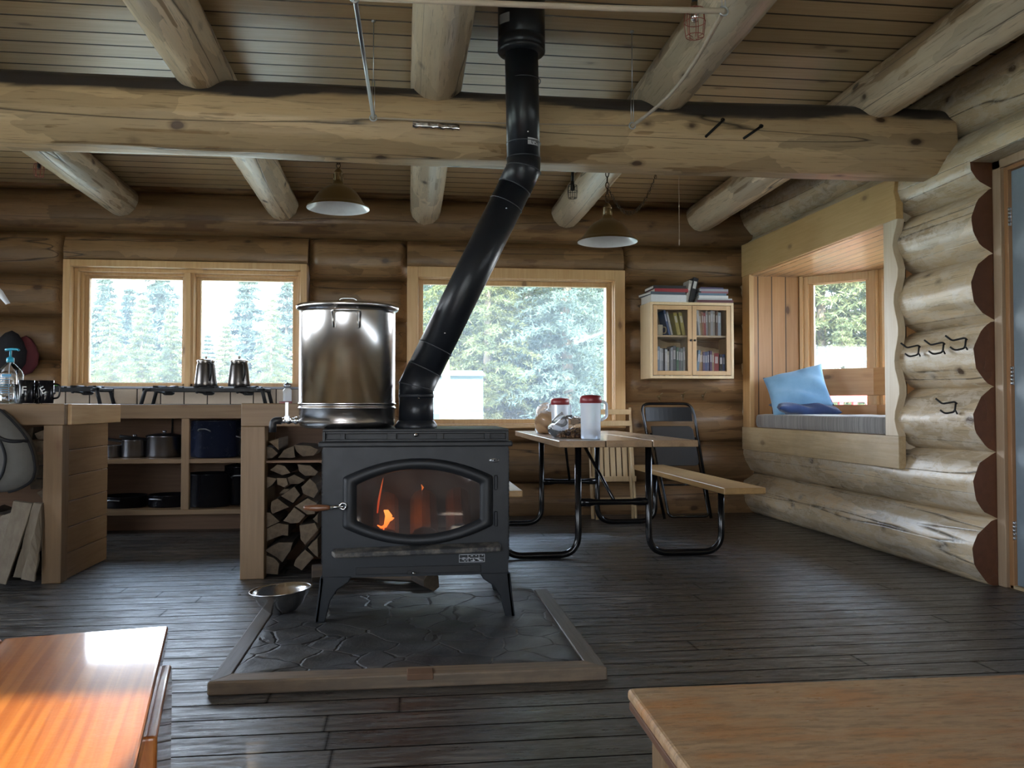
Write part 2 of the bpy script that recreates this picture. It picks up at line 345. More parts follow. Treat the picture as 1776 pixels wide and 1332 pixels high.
# ------------------------------------------------------------------ logs
class Logs:
    def __init__(s): s.v = []; s.f = []; s.at = {k: [] for k in ('planed', 'cap', 'skin', 'lid')}; s.n = 0
    def log(s, axis, t0, t1, c, r, seed, e1, e2, r1=None, zc=None, ends=(0, 0), caps=(0, 0), facets=None, skin=0.0, bend=0.012, step=.05, N=44, lean=(0, 0, 0)):
        """axis: unit vector along; c: centre at t=0; e1: the way theta=0 looks; zc: (lo, hi) flat saw cuts; ends: notch depth at each end; lean: drift of the centre per metre"""
        rnd = random.Random(seed); A = np.array(axis, float); E1 = np.array(e1, float); E2 = np.array(e2, float); c = np.array(c, float)
        m = max(2, int(abs(t1-t0)/step)+1); t = np.linspace(t0, t1, m)
        def ns(x, sc, k=4):
            o = np.zeros_like(x)
            for i in range(k): o = o+math.sin(rnd.uniform(0, 6))*0+np.sin(x*sc*(1.7**i)*rnd.uniform(.8, 1.2)+rnd.uniform(0, 6.28))/(1.5**i)
            return o/2.2
        th = np.linspace(0, 2*PI, N, endpoint=False)
        T, TH = np.meshgrid(t, th, indexing='ij')
        rad = (r if r1 is None else r+(r1-r)*(T-t0)/(t1-t0))
        base = rad*(1+.018*ns(T, 3)+.014*np.sin(TH*2+rnd.uniform(0, 6))+.01*np.sin(TH*3+T*2+rnd.uniform(0, 6)))
        rr = base.copy(); pl = np.zeros_like(rr)
        fac = facets if facets is not None else [(a+rnd.uniform(-.12, .12), rnd.uniform(.93, .965)) for a in (-1.15, -.62, -.1, .42, .95, 1.5)]
        for (a, d) in fac:
            dk = rad*(d+.028*ns(t, 2.1)[:, None]+.012*ns(t, 7)[:, None])
            cs = np.cos(TH-a); lim = np.where(cs > .3, dk/np.maximum(cs, .3), 9)
            cl = base-lim; pl = np.maximum(pl, np.clip(cl/.0018, 0, 1)*rnd.choice([1, 1, .55])); rr = np.minimum(rr, lim)
        b1 = bend*ns(t, .8, 2); b2 = bend*ns(t, .9, 2)
        o1 = np.cos(TH)*rr; o2 = np.sin(TH)*rr
        for k, dep in enumerate(ends):
            if dep:
                te = t0 if k == 0 else t1; sdist = np.clip(np.abs(T-te)/.13, 0, 1)
                fsc = (1-dep)+dep*np.sqrt(1-(1-sdist)**2); o1 = np.where(o1 > 0, o1*fsc, o1); pl = np.where((sdist < 1) & (o1 > 0), np.maximum(pl, 1.0*(1-sdist*.6)), pl)
        L = np.array(lean, float)
        P = c[None, None]+T[..., None]*A+o1[..., None]*E1+o2[..., None]*E2+b1[:, None, None]*E1+b2[:, None, None]*E2*.4+T[..., None]*L
        if zc is not None: P[..., 2] = np.clip(P[..., 2], zc[0], zc[1])
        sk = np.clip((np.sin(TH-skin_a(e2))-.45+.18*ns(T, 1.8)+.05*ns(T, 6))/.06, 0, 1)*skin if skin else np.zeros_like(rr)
        lid = rnd.random(); idx = np.arange(m*N).reshape(m, N)+s.n
        s.v.append(P.reshape(-1, 3)); s.n += m*N
        a = idx[:-1, :]; b = idx[1:, :]
        s.f += np.stack([a, np.roll(a, -1, 1), np.roll(b, -1, 1), b], -1).reshape(-1, 4).tolist()
        s.at['planed'].append(pl.ravel()); s.at['skin'].append(sk.ravel()); s.at['cap'].append(np.zeros(m*N)); s.at['lid'].append(np.full(m*N, lid))
        for k, ring in ((0, P[0]), (1, P[-1])):
            s.v.append(ring); ii = list(range(s.n, s.n+N)); s.n += N; s.f.append(ii if k else ii[::-1])
            s.at['planed'].append(np.zeros(N)); s.at['skin'].append(np.zeros(N)); s.at['cap'].append(np.full(N, float(caps[k]))); s.at['lid'].append(np.full(N, lid))
        return s
    def build(s, name, mat, parent=None):
        me = bpy.data.meshes.new(name); V = np.concatenate(s.v); me.from_pydata(V.tolist(), [], s.f)
        me.polygons.foreach_set('use_smooth', [len(f) == 4 for f in s.f])
        for k, L in s.at.items():
            a = me.attributes.new(k, 'FLOAT', 'POINT'); a.data.foreach_set('value', np.concatenate(L).astype(np.float32))
        me.materials.append(mat); o = bpy.data.objects.new(name, me); COL.objects.link(o)
        if parent: o.parent = parent
        return o
def skin_a(e2): return 0.0
def struct(o): o['kind'] = 'structure'; return o

# ------------------------------------------------------------------ the shell
XL, YF, YB, XR = -4.7, -1.75, 7.62, 3.235            # log centre planes
def ceil_z(y): return 2.945-.0135*y
struct(Bx(-4.9, 3.6, -1.9, 7.9, -.12, 0).build('floor', M['floor']))
# back wall: openings (x0, x1, z0, z1)
OPB = [(-2.85, -.86, 1.135, 2.2), (-.01, 1.93, .775, 2.195)]
Lb = Logs()
for k in range(9):
    cz = .105+.36*k; lo, hi = cz-.18, cz+.18; sd = 100+k
    xs = [(-4.9, 3.15)]; cuts = []
    for (a, b_, z0, z1) in OPB:
        if hi <= z0+.03 or lo >= z1-.03: continue
        cuts.append((a, b_, z0, z1))
    x = -4.9; segs = []
    for (a, b_, z0, z1) in cuts:
        segs.append((x, a, None)); x = b_
        if lo < z0-.03: segs.append((a, b_, (-9, z0)))
        elif hi > z1+.03: segs.append((a, b_, (z1, 9)))
        elif lo < z0: pass
    segs.append((x, 3.15, None))
    for i, (p, q, zc) in enumerate(segs):
        e = [0, 0]
        if zc is None and len(segs) > 1:
            if p > -4.8: e[0] = .55
            if q < 3.1: e[1] = .55
        Lb.log((1, 0, 0), p, q, (0, YB, cz), .20, sd, (0, -1, 0), (0, 0, 1), zc=zc, ends=e, bend=.012)
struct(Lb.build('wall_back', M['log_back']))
# right wall: alcove opening y 4.98..7.33, z .62...2.40; door opening y < 4.27
Lr = Logs()
for k in range(9):
    cz = .175+.362*k; lo, hi = cz-.181, cz+.181; sd = 200+k; r = .195 if k else .2
    kw = dict(e1=(-1, 0, 0), e2=(0, 0, 1))
    if hi < .72 : segs = [(4.27, 7.6, None, 1)]
    elif lo > 2.36: segs = [(-1.8, 7.6, None, 0)]
    elif lo > 2.1: segs = [(4.27, 5.0, None, 1), (4.99, 7.32, (2.34, 9), 0), (7.32, 7.6, None, 0)]
    elif lo < .7: segs = [(4.27, 5.0, None, 1), (4.99, 7.32, (-9, .76), 0), (7.32, 7.6, None, 0)]
    else: segs = [(4.27, 5.0, None, 1), (7.32, 7.6, None, 0)]
    if lo > 2.1 and hi < 2.75: segs = [(-1.8, 4.27, (2.31, 9), 0), (4.27, 5.0, None, 1), (4.99, 7.32, (2.34, 9), 0), (7.32, 7.6, None, 0)]
    for (p, q, zc, cp) in segs:
        Lr.log((0, 1, 0), p, q, (XR, 0, cz), r, sd, zc=zc, caps=(cp, 0), **kw)
    if lo < 2.30 and hi > 2.30 and lo > 2.0: pass
for k in range(7):      # the run of wall on the near side of the door
    cz = .175+.362*k
    if cz < 2.3: Lr.log((0, 1, 0), -1.8, 3.2, (XR, 0, cz), .195, 260+k, (-1, 0, 0), (0, 0, 1), caps=(0, 1), zc=(-9, 2.32))
struct(Lr.build('wall_right', M['log_right']))
# left wall and front wall, each with windows for the daylight
Ll = Logs(); OPL = [(1.0, 3.6, .80, 2.15), (4.4, 6.6, .80, 2.15)]
for k in range(9):
    cz = .175+.362*k; x = -1.9
    if cz+.1 > .95 and cz-.1 < 2.15:
        for (a, b_, z0, z1) in OPL: Ll.log((0, 1, 0), x, a, (XL, 0, cz), .195, 300+k, (1, 0, 0), (0, 0, 1)); x = b_
    Ll.log((0, 1, 0), x, 7.8, (XL, 0, cz), .195, 330+k, (1, 0, 0), (0, 0, 1))
struct(Ll.build('wall_left', M['log_right']))
Lf = Logs(); OPF = [(-2.2, -.36, .72, 2.20), (.3, 1.5, 1.0, 1.50)]
for k in range(9):
    cz = .105+.36*k; x = -4.8
    if cz+.1 > .75 and cz-.1 < 2.2:
        for (a, b_, z0, z1) in OPF: Lf.log((1, 0, 0), x, a, (0, YF, cz), .2, 400+k, (0, 1, 0), (0, 0, 1)); x = b_
    Lf.log((1, 0, 0), x, 3.3, (0, YF, cz), .2, 430+k, (0, 1, 0), (0, 0, 1))
struct(Lf.build('wall_front', M['log_right']))
# ceiling of boards running left to right
m = MB(); y = -13*.1505; loops = []
yy = []
while y < 7.9:
    for dy, dz in ((.0, .010), (.004, 0), (.1465, 0), (.1505, .010)): yy.append((y+dy, ceil_z(y+dy)+dz))
    y += .1505
for x in (-4.95, 3.5): loops.append([Vector((x, a, b)) for a, b in yy])
m.rings(loops, closed=False)
m.box(-4.95, 3.5, -1.95, 7.95, 3.02, 3.1)
struct(m.build('ceiling', M['ceil'], fix=False))

# ------------------------------------------------------------------ ceiling beam and rafters
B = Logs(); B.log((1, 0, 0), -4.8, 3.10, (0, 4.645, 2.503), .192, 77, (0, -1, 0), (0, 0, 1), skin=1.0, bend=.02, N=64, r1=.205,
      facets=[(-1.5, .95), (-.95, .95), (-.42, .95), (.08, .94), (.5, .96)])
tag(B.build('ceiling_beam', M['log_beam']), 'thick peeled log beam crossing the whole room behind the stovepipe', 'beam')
RX = [(-2.40, 'peeled log rafter nearest the left wall, reaching the back wall above the left kitchen window'),
      (-1.08, 'peeled log rafter left of the stovepipe with a long dark crack'),
      (.15, 'peeled log rafter above the big window, just left of the stovepipe'),
      (1.41, 'peeled log rafter between the stovepipe and the right pendant lamp'),
      (2.655, 'peeled log rafter running closest to the right log wall')]
for i, (x, lb) in enumerate(RX):
    R_ = Logs(); rr0 = [.15, .155, .155, .16, .15][i]
    R_.log((0, 1, 0), -1.6, 7.5, (x, 0, ceil_z(0)-.165+.02), rr0, 500+i, (0, 0, -1), (1, 0, 0), r1=.135, bend=.012, N=48, lean=(0, 0, -.0135),
           facets=[(-1.3, .95), (-.8, .95), (-.3, .94), (.2, .95), (.75, .95), (1.3, .95)])
    tag(R_.build('ceiling_rafter', M['log_rafter']), lb, 'rafter', 'log rafters under the ceiling')

# ------------------------------------------------------------------ windows
def frame_boards(mb, x0, x1, z0, z1, wd, y0, y1, bottom=True, top=True):
    mb.box(x0, x0+wd, y0, y1, z0, z1); mb.box(x1-wd, x1, y0, y1, z0, z1)
    if top: mb.box(x0+wd, x1-wd, y0, y1, z1-wd, z1)
    if bottom: mb.box(x0+wd, x1-wd, y0, y1, z0, z0+wd)
    return mb
# kitchen window (two lights)
w1 = thing('window_1', None, None); w1['kind'] = 'structure'
frame_boards(MB(), -2.845, -.865, 1.13, 2.195, .055, 7.405, 7.80, bottom=False).build('casing', M['pine'], w1, .003)
f1 = frame_boards(MB(), -2.79, -.92, 1.135, 2.14, .03, 7.50, 7.78)
frame_boards(f1, -2.76, -.95, 1.135, 2.11, .022, 7.56, 7.74)
f1.build('jamb', M['pine'], w1, .003)
mm = MB().box(-1.905, -1.82, 7.50, 7.76, 1.137, 2.11); mm.box(-1.885, -1.84, 7.47, 7.5, 1.137, 2.11); mm.build('mullion', M['pine'], w1, .003)
for a, b_ in ((-2.738, -1.905), (-1.82, -.972)):
    s_ = frame_boards(MB(), a, b_, 1.14, 2.10, .035, 7.60, 7.66).build('sash', M['pine'], w1, .004)
    Bx(a+.03, b_-.03, 7.628, 7.632, 1.16, 2.07).build('glass', M['pane_hazy'], s_)
Bx(-2.84, -.87, 7.36, 7.80, 1.118, 1.137).build('sill', M['grey_edge'], w1, .003)
# big window
w2 = thing('window_2', None, None); w2['kind'] = 'structure'
m = MB(); m.box(-.01, .085, 7.395, 7.44, .80, 2.19); m.box(1.835, 1.93, 7.395, 7.44, .80, 2.19); m.box(.085, 1.835, 7.395, 7.44, 2.10, 2.19); m.box(-.01, 1.93, 7.395, 7.44, .775, .80)
m.build('casing', M['pine'], w2, .003)
frame_boards(MB(), .07, 1.85, .795, 2.115, .022, 7.425, 7.80).build('jamb', M['pine'], w2, .003)
f2 = frame_boards(MB(), .092, 1.828, .817, 2.093, .04, 7.52, 7.58).build('sash', M['pine'], w2, .004)
Bx(.125, 1.795, 7.548, 7.552, .85, 2.06).build('glass', M['pane_haze_veil'], f2)
Bx(-.005, 1.925, 7.36, 7.44, .782, .80).build('sill', M['pine_x'], w2, .003)
# light windows in the left and front walls
n = 5
for (a, b_, z0, z1) in OPL:
    t = thing('window_%d' % n, None, None); t['kind'] = 'structure'; n += 1
    m = MB(); m.box(XL-.22, XL+.22, a-.05, a+.05, z0-.15, z1+.15); m.box(XL-.22, XL+.22, b_-.05, b_+.05, z0-.15, z1+.15); m.box(XL-.22, XL+.22, a, b_, z0-.15, z0); m.box(XL-.22, XL+.22, a, b_, z1, z1+.15)
    m.build('frame', M['pine'], t, .004); Bx(XL-.02, XL-.015, a, b_, z0, z1).build('glass', M['pane'], t)
for (a, b_, z0, z1) in OPF:
    t = thing('window_%d' % n, None, None); t['kind'] = 'structure'; n += 1
    m = MB(); m.box(a-.05, a+.05, YF-.22, YF+.22, z0-.15, z1+.25); m.box(b_-.05, b_+.05, YF-.22, YF+.22, z0-.15, z1+.25); m.box(a, b_, YF-.22, YF+.22, z0-.15, z0); m.box(a, b_, YF-.22, YF+.22, z1, max(z1+.25, 2.45))
    m.build('frame', M['pine'], t, .004); Bx(a, b_, YF-.02, YF-.015, z0, z1).build('glass', M['pane'], t)

# ------------------------------------------------------------------ the window alcove in the right wall
XA = 3.045; SZ0, SZ1 = .78, 2.14
Lbay = [(3.52, 7.27), (3.985, 6.80), (3.985, 5.45), (3.52, 4.985)]
al = thing('window_seat', 'pine window seat alcove built out through the right log wall', 'window seat', (0, 0, 0))
m = Bx(3.02, 3.07, 4.93, 7.41, .583, .785); m.build('front_board', M['pale_y'], al, .004)
m = MB()
m.prism([(7.40, 2.15), (4.93, 2.14), (4.93, 2.25), (4.955, 2.32), (4.93, 2.41), (7.40, 2.44)], 3.02, 3.07, 'x'); m.build('head_board', wood('yellow_pine_board', (.62, .44, .21), (.50, .33, .14), 'y', .4, knots=.7), al, .004)
m = Bx(3.025, 3.07, 7.24, 7.40, .785, 2.15); m.build('post', M['pine'], al, .004)
# right post with the wavy scribed edge
pr = [(5.075, .785), (5.075, 2.14)]
n_ = 26
for i in range(n_+1):
    z = 2.14-(2.14-.785)*i/n_; pr.append((4.943-.026*math.cos((z+.006)/.362*2*PI)+.004*math.sin(z*23), z))
MB().prism(pr, 3.02, 3.07, 'x').build('post', M['pale_z'], al, .003)
pl = [(3.07, 7.27)]+Lbay+[(3.07, 4.985)]
MB().prism([(3.05, 7.4), (3.56, 7.4), (4.13, 6.86), (4.13, 5.39), (3.56, 4.85), (3.3, 4.85), (3.3, 5.07), (3.05, 5.07)], .70, .785, 'z').build('seat_board', M['pine_y'], al)
MB().prism([(3.05, 7.4), (3.56, 7.4), (4.13, 6.86), (4.13, 5.39), (3.56, 4.85), (3.3, 4.85), (3.3, 5.07), (3.05, 5.07)], 2.14, 2.22, 'z').build('soffit', M['soffit'], al)
Bx(3.05, 3.52, 7.27, 7.32, .785, 2.14).build('side_panel', M['panel_z'], al)
Bx(3.07, 3.52, 5.0, 5.04, .785, 2.14).build('side_panel', M['panel_z'], al); Bx(3.068, 3.34, 5.005, 5.06, .70, 2.30).build('jamb', M['pale_z'], al)
wn_ = 3
def bay_window(p, q, nm):
    t = thing(nm, None, None); t['kind'] = 'structure'
    P, Q = Vector((*p, 0)), Vector((*q, 0)); d = (Q-P); L = d.length; a = math.atan2(d.y, d.x)
    t.location = P; t.rotation_euler = (0, 0, a)
    m = frame_boards(MB(), 0, L, .785, 2.14, .07, 0, .12)
    m.build('jamb', M['pine'], t, .004)
    f = frame_boards(MB(), .05, L-.05, .93, 2.12, .055, .045, .085); f = f.build('sash', M['pine'], t, .004)
    Bx(.08, L-.08, .063, .067, .95, 2.10).build('glass', M['pane'], f)
    Bx(.0, L, -.02, .05, .785, .985).build('apron', M['rail'], t, .003)
    Bx(-.01, L+.01, -.055, -.015, 1.065, 1.30).build('rail_board', M['rail'], t, .004)
    m = MB().box(0.0, .03, -.03, .0, .985, 2.14); m.box(L-.03, L, -.03, 0, .985, 2.14); m.build('stop', M['pine'], t, .003)
for i in range(3): bay_window(Lbay[i], Lbay[i+1], 'window_%d' % (9+i))

# ------------------------------------------------------------------ the grey door in the right wall
dr = thing('door_1', None, None); dr['kind'] = 'structure'
m = MB(); m.box(3.18, 3.30, 4.205, 4.268, 0, 2.31); m.box(3.18, 3.30, 3.15, 4.268, 2.262, 2.31); m.build('casing', wood('door_casing', (.40, .29, .19), (.30, .20, .12), 'z', .5), dr, .004)
m = MB(); m.box(3.20, 3.42, 4.172, 4.205, 0, 2.262); m.box(3.20, 3.42, 3.15, 4.172, 2.24, 2.262); m.build('jamb', wood('door_jamb', (.36, .19, .08), (.26, .12, .05), 'z', .5), dr, .003)
lf = Bx(3.215, 3.262, 3.2, 4.165, .02, 2.235).build('leaf', M['door_grey'], dr, .003)
for z in (1.99, 1.135, .31):
    m = MB()
    for k in range(5): m.tube([(3.207, 4.172, z-.05+k*.02+.001), (3.207, 4.172, z-.05+k*.02+.018)], .008, 10)
    m.build('hinge', M['nickel'], dr)
Bx(3.2, 3.42, 3.2, 4.2, 0, .018).build('threshold', M['pale_y'], dr, .003)
# ------------------------------------------------------------------ hearth
def hearthmat():
    b = NB('slate_flagstones')
    v = b.coord((1, 1, 1)); d = b.n('ShaderNodeVectorMath', operation='ADD'); nz = b.n('ShaderNodeTexNoise'); b.l(v, nz.inputs['Vector']); nz.inputs['Scale'].default_value = 5; nz.inputs['Detail'].default_value = 5
    s = b.n('ShaderNodeVectorMath', operation='SCALE'); b.l(nz.outputs['Color'], s.inputs[0]); s.inputs['Scale'].default_value = .09
    b.l(v, d.inputs[0]); b.l(s.outputs[0], d.inputs[1])
    vo = b.n('ShaderNodeTexVoronoi', feature='DISTANCE_TO_EDGE'); b.l(d.outputs[0], vo.inputs['Vector']); vo.inputs['Scale'].default_value = 5.5
    v2 = b.n('ShaderNodeTexVoronoi', feature='F1'); b.l(d.outputs[0], v2.inputs['Vector']); v2.inputs['Scale'].default_value = 5.5
    e = b.ramp(vo.outputs['Distance'], (.0, 0.), (.035, 1.))
    n = b.noise(v, 9, 8, .65); n2 = b.noise(b.coord((1, 1, 1), (3, 3, 3)), 2.6, 4)
    c = b.mix(b.ramp(n, (.35, 0.), (.65, 1.)), (.030, .032, .035), (.065, .065, .066))
    c = b.mix(b.math('MULTIPLY', b.ramp(n2, (.45, 0.), (.65, 1.)), .5), c, (.075, .068, .055))
    sx = b.n('ShaderNodeSeparateColor'); b.l(v2.outputs['Color'], sx.inputs[0])
    c = b.mix(1.0, c, b.ramp(sx.outputs[0], (0, .8), (1, 1.1)), 'MULTIPLY')
    c = b.mix(e, (.035, .033, .031), c)
    h = b.math('ADD', b.math('ADD', b.math('MULTIPLY', e, 1.0), b.math('MULTIPLY', n, 1.1)), b.math('MULTIPLY', sx.outputs[1], .6))
    return b.set(Base_Color=c, Roughness=b.math('MULTIPLY_ADD', n, .35, .32), Normal=b.bump(h, .7, .009))
he = thing('stove_hearth', 'dark slate flagstone hearth in a worn timber frame under the wood stove', 'hearth', (0, 0, 0))
# slab as a slightly uneven grid
vs = []; fs = []; NX, NY = 60, 60; rnd = random.Random(4)
bumps_ = [(rnd.uniform(-.6, .65), rnd.uniform(3.05, 4.25), rnd.uniform(.08, .2), rnd.uniform(-.006, .008)) for _ in range(40)]
for j in range(NY+1):
    for i in range(NX+1):
        x = -.603+1.241*i/NX; y = 3.052+1.22*j/NY
        z = .045+sum(a*math.exp(-((x-p)**2+(y-q)**2)/s/s) for p, q, s, a in bumps_)+.004*math.sin(x*23+y*9)*math.sin(y*31-x*7)
        if i in (0, NX) or j == 0: z = .038
        if j == NY: z = 0
        vs.append((x, y, z))
fs = [(j*(NX+1)+i, j*(NX+1)+i+1, (j+1)*(NX+1)+i+1, (j+1)*(NX+1)+i) for j in range(NY) for i in range(NX)]
MB().add(vs, fs, True).build('stone_slab', hearthmat(), he)
fm = wood('hearth_frame_wood', (.26, .18, .11), (.14, .10, .065), 'x', .6, knots=.4, wear=.6)
fmy = wood('hearth_frame_wood_y', (.13, .11, .095), (.07, .06, .05), 'y', .5, knots=.3, wear=.6)
MB().prism([(-.665, 2.965), (.705, 2.965), (.64, 3.055), (-.60, 3.055)], 0, .048, 'z').build('frame_board', fm, he, .006)
MB().prism([(-.665, 2.965), (-.60, 3.055), (-.60, 4.27), (-.665, 4.27)], 0, .044, 'z').build('frame_board', fmy, he, .006)
MB().prism([(.705, 2.965), (.705, 4.29), (.635, 4.27), (.635, 3.055)], 0, .044, 'z').build('frame_board', fmy, he, .006)
Bx(.0, .09, 2.955, 3.02, .03, .0515).build('repair_patch', plain('rusty_plate', (.14, .07, .035), .7), he, .002)

# ------------------------------------------------------------------ the wood stove
SY0, SY1 = 3.72, 4.28; SXa, SXb = -.362, .440; SC = (SXa+SXb)/2
sv = thing('wood_stove', 'black and dark grey cast iron wood stove with an arched glass door', 'stove', (0, 0, 0))
def barrel(cx, cz, wx, hs, hc, y, n=30, rc=.0, side=10):
    pts = []
    # right side up, top arc right->left, left side down, bottom arc left->right
    for i in range(side): pts.append((cx+wx, cz-hs+2*hs*i/side))
    for i in range(n): u = 1-2*i/n; pts.append((cx+wx*u, cz+hs+(hc-hs)*(1-abs(u)**2.0)))
    for i in range(side): pts.append((cx-wx, cz+hs-2*hs*i/side))
    for i in range(n): u = -1+2*i/n; pts.append((cx+wx*u, cz-hs-(hc-hs)*(1-abs(u)**2.0)))
    for _ in range(2):
        q = []; N = len(pts)
        for i in range(N):
            a, b = pts[i], pts[(i+1) % N]; q += [(a[0]*.75+b[0]*.25, a[1]*.75+b[1]*.25), (a[0]*.25+b[0]*.75, a[1]*.25+b[1]*.75)]
        pts = q
    return [Vector((a, y, b)) for a, b in pts]
def recloop(like, x0, x1, z0, z1, y, cx, cz):
    out = []
    for p in like:
        dx, dz = p.x-cx, p.z-cz
        t = min(((x1-cx)/dx) if dx > 1e-6 else ((x0-cx)/dx if dx < -1e-6 else 1e9), ((z1-cz)/dz) if dz > 1e-6 else ((z0-cz)/dz if dz < -1e-6 else 1e9))
        out.append(Vector((cx+dx*t, y, cz+dz*t)))
    # snap the nearest point to each corner
    for (X, Z) in ((x0, z0), (x0, z1), (x1, z0), (x1, z1)):
        i = min(range(len(out)), key=lambda i: (out[i]-Vector((X, y, Z))).length); out[i] = Vector((X, y, Z))
    return out
cx, cz = .048, .557
m = MB()
o1 = barrel(cx, cz, .305, .095, .168, SY0)
m.rings([recloop(o1, SXa, SXb, .235, .80, SY0, cx, cz), o1, [v+Vector((0, .05, 0)) for v in o1]])
m.box(SXa, SXa+.012, SY0+.001, SY1, .235, .80); m.box(SXb-.012, SXb, SY0+.001, SY1, .235, .80)
m.box(SXa, SXb, SY1-.012, SY1, .235, .80); m.box(SXa, SXb, SY0+.001, SY1, .235, .25); m.box(SXa, SXb, SY0+.001, SY1, .788, .80)
m.build('body', M['stove'], sv, .003)
# louvred edges on both sides
for x0 in (SXa-.006, SXb-.002):
    m = MB().box(x0+.001, x0+.007, SY0+.012, SY1-.03, .295, .785)
    for k in range(26): z = .30+k*.0185; m.box(x0, x0+.008, SY0+.012, SY1-.03, z, z+.009)
    m.build('side_louvre', M['stove_dk'], sv)
m = MB(); fb = .06
m.box(SXa+.05, SXa+.07, SY0+.055, SY1-fb, .30, .76); m.box(SXb-.07, SXb-.05, SY0+.055, SY1-fb, .30, .76)
m.box(SXa+.05, SXb-.05, SY1-fb-.02, SY1-fb, .30, .76); m.box(SXa+.05, SXb-.05, SY0+.055, SY1-fb, .36, .375)
m.box(SXa+.05, SXb-.05, SY0+.055, SY1-fb, .76, .775); m.build('firebox', M['firebrick'], sv)
# top ledge, raised top with vents
m = Bx(SXa-.018, SXb+.018, SY0-.02, SY1, .795, .818); m.build('ledge', M['stove_dk'], sv, .006)
m = MB(); ax, bx_ = SXa-.002, SXb+.002
m.box(ax, bx_, SY0+.0, SY1, .862, .872); m.box(ax, bx_, SY0+.03, SY1, .818, .862)
m.box(ax, ax+.012, SY0, SY0+.03, .818, .862); m.box(bx_-.012, bx_, SY0, SY0+.03, .818, .862)
for a, b_ in ((ax+.075, ax+.095), (ax+.275, ax+.315), (ax+.49, ax+.52), (ax+.70, ax+.725)): m.box(a, b_, SY0+.008, SY0+.03, .822, .860)
m.box(ax, bx_, SY0+.004, SY0+.03, .818, .828); m.box(ax, bx_, SY0+.004, SY0+.03, .852, .862)
m.build('vented_top', M['stove_dk'], sv, .002)
m = MB().lathe([(.0, -.012), (.008, -.010), (.009, 0), (.006, .008), (.004, .02)], (.035, SY0, .846), 12, Matrix.Rotation(-PI/2, 3, 'X')); m.build('vent_knob', M['chrome'], sv)
# door
dr_ = []
oo = barrel(cx, cz, .324, .108, .188, SY0-.003); o_m = barrel(cx, cz, .318, .104, .184, SY0-.030); o_n = barrel(cx, cz, .300, .095, .172, SY0-.038); i_n = barrel(cx, cz, .275, .082, .148, SY0-.034); ii = barrel(cx, cz, .264, .076, .140, SY0-.012)
door = MB().rings([oo, o_m, o_n, i_n, ii], True).build('door', M['stove_dk'], sv)
def sooty():
    m_ = glassmat('sooty_glass', 0, (.62, .52, .46)); t = m_.node_tree
    o = [x for x in t.nodes if x.type == 'OUTPUT_MATERIAL'][0]; src = o.inputs[0].links[0].from_socket
    d = t.nodes.new('ShaderNodeBsdfDiffuse'); d.inputs[0].default_value = (.13, .11, .10, 1)
    tcx = t.nodes.new('ShaderNodeTexCoord'); nz = t.nodes.new('ShaderNodeTexNoise'); nz.inputs['Scale'].default_value = 5; nz.inputs['Detail'].default_value = 5
    t.links.new(tcx.outputs['Object'], nz.inputs['Vector']); rp = t.nodes.new('ShaderNodeValToRGB'); t.links.new(nz.outputs['Fac'], rp.inputs[0])
    rp.color_ramp.elements[0].position = .35; rp.color_ramp.elements[0].color = (.12,)*3+(1,); rp.color_ramp.elements[1].position = .75; rp.color_ramp.elements[1].color = (.5,)*3+(1,)
    x = t.nodes.new('ShaderNodeMixShader'); t.links.new(rp.outputs[0], x.inputs[0]); t.links.new(src, x.inputs[1]); t.links.new(d.outputs[0], x.inputs[2]); t.links.new(x.outputs[0], o.inputs[0]); return m_
gl = [Vector((v.x, SY0-.014, v.z)) for v in barrel(cx, cz, .270, .080, .144, SY0-.01)]
g = MB(); n_ = len(gl); g.add(gl+[v+Vector((0, .004, 0)) for v in gl], [tuple(range(n_)), tuple(range(2*n_-1, n_-1, -1))]+[(k, (k+1) % n_, n_+(k+1) % n_, n_+k) for k in range(n_)])
g.build('glass', sooty(), door)
hz = .543
hd = MB().tube([(-.272, SY0-.045, hz+.003), (-.325, SY0-.06, hz)], [.008, .007], 10)
hd.lathe([(.017, 0), (.017, .008), (.010, .009), (.010, 0)], (-.272, SY0-.045, hz+.004), 20, Matrix.Rotation(PI/2, 3, 'X'))
hd = hd.build('handle', M['chrome'], door)
MB().tube([(-.325, SY0-.06, hz), (-.33, SY0-.06, hz), (-.345, SY0-.06, hz), (-.38, SY0-.06, hz-.001), (-.41, SY0-.06, hz), (-.43, SY0-.06, hz+.001), (-.435, SY0-.06, hz+.001)], [.006, .010, .012, .0155, .013, .010, .004], 14).build('grip', wood('handle_wood', (.20, .08, .035), (.07, .03, .015), 'x', .3, knots=0), hd)
m = MB()
for z in (.66, .645, .60, .455, .44, .40): pass
for z_, z2_ in ((.605, .668), (.445, .510)): Bx(.378, .392, SY0-.012, SY0, z_, z2_).build('door_hinge', M['stove'], sv, .003)
# ash lip, badge, label, air slots
lip = [Vector(p) for p in ((-.318, 0, 0), (.408, 0, 0))]
m = MB()
top = [(-.315, SY0, .362), (.40, SY0, .378), (.405, SY0-.035, .372), (.398, SY0-.075, .366), (-.305, SY0-.075, .352), (-.32, SY0-.035, .358)]
bot = [(x, y, z-.022) for x, y, z in top]
n_ = 6; m.add(top+bot, [tuple(range(6)), tuple(range(11, 5, -1))]+[(k, (k+1) % 6, 6+(k+1) % 6, 6+k) for k in range(6)])
b_ = NB('ashy_iron'); nn = b_.noise(b_.coord(), 14, 8, .7); b_.set(Base_Color=b_.mix(b_.ramp(nn, (.45, 0.), (.62, 1.)), (.02, .02, .021), (.12, .105, .085)), Roughness=.7)
m.build('ash_lip', b_.m, sv, .006)
bz = MB().lathe([(0, .002), (.020, .002), (.0225, .0)], (.378, SY0-.001, .733), 28, Matrix.Rotation(PI/2, 3, 'X') @ Matrix.Diagonal((1, .42, 1)).to_3x3())
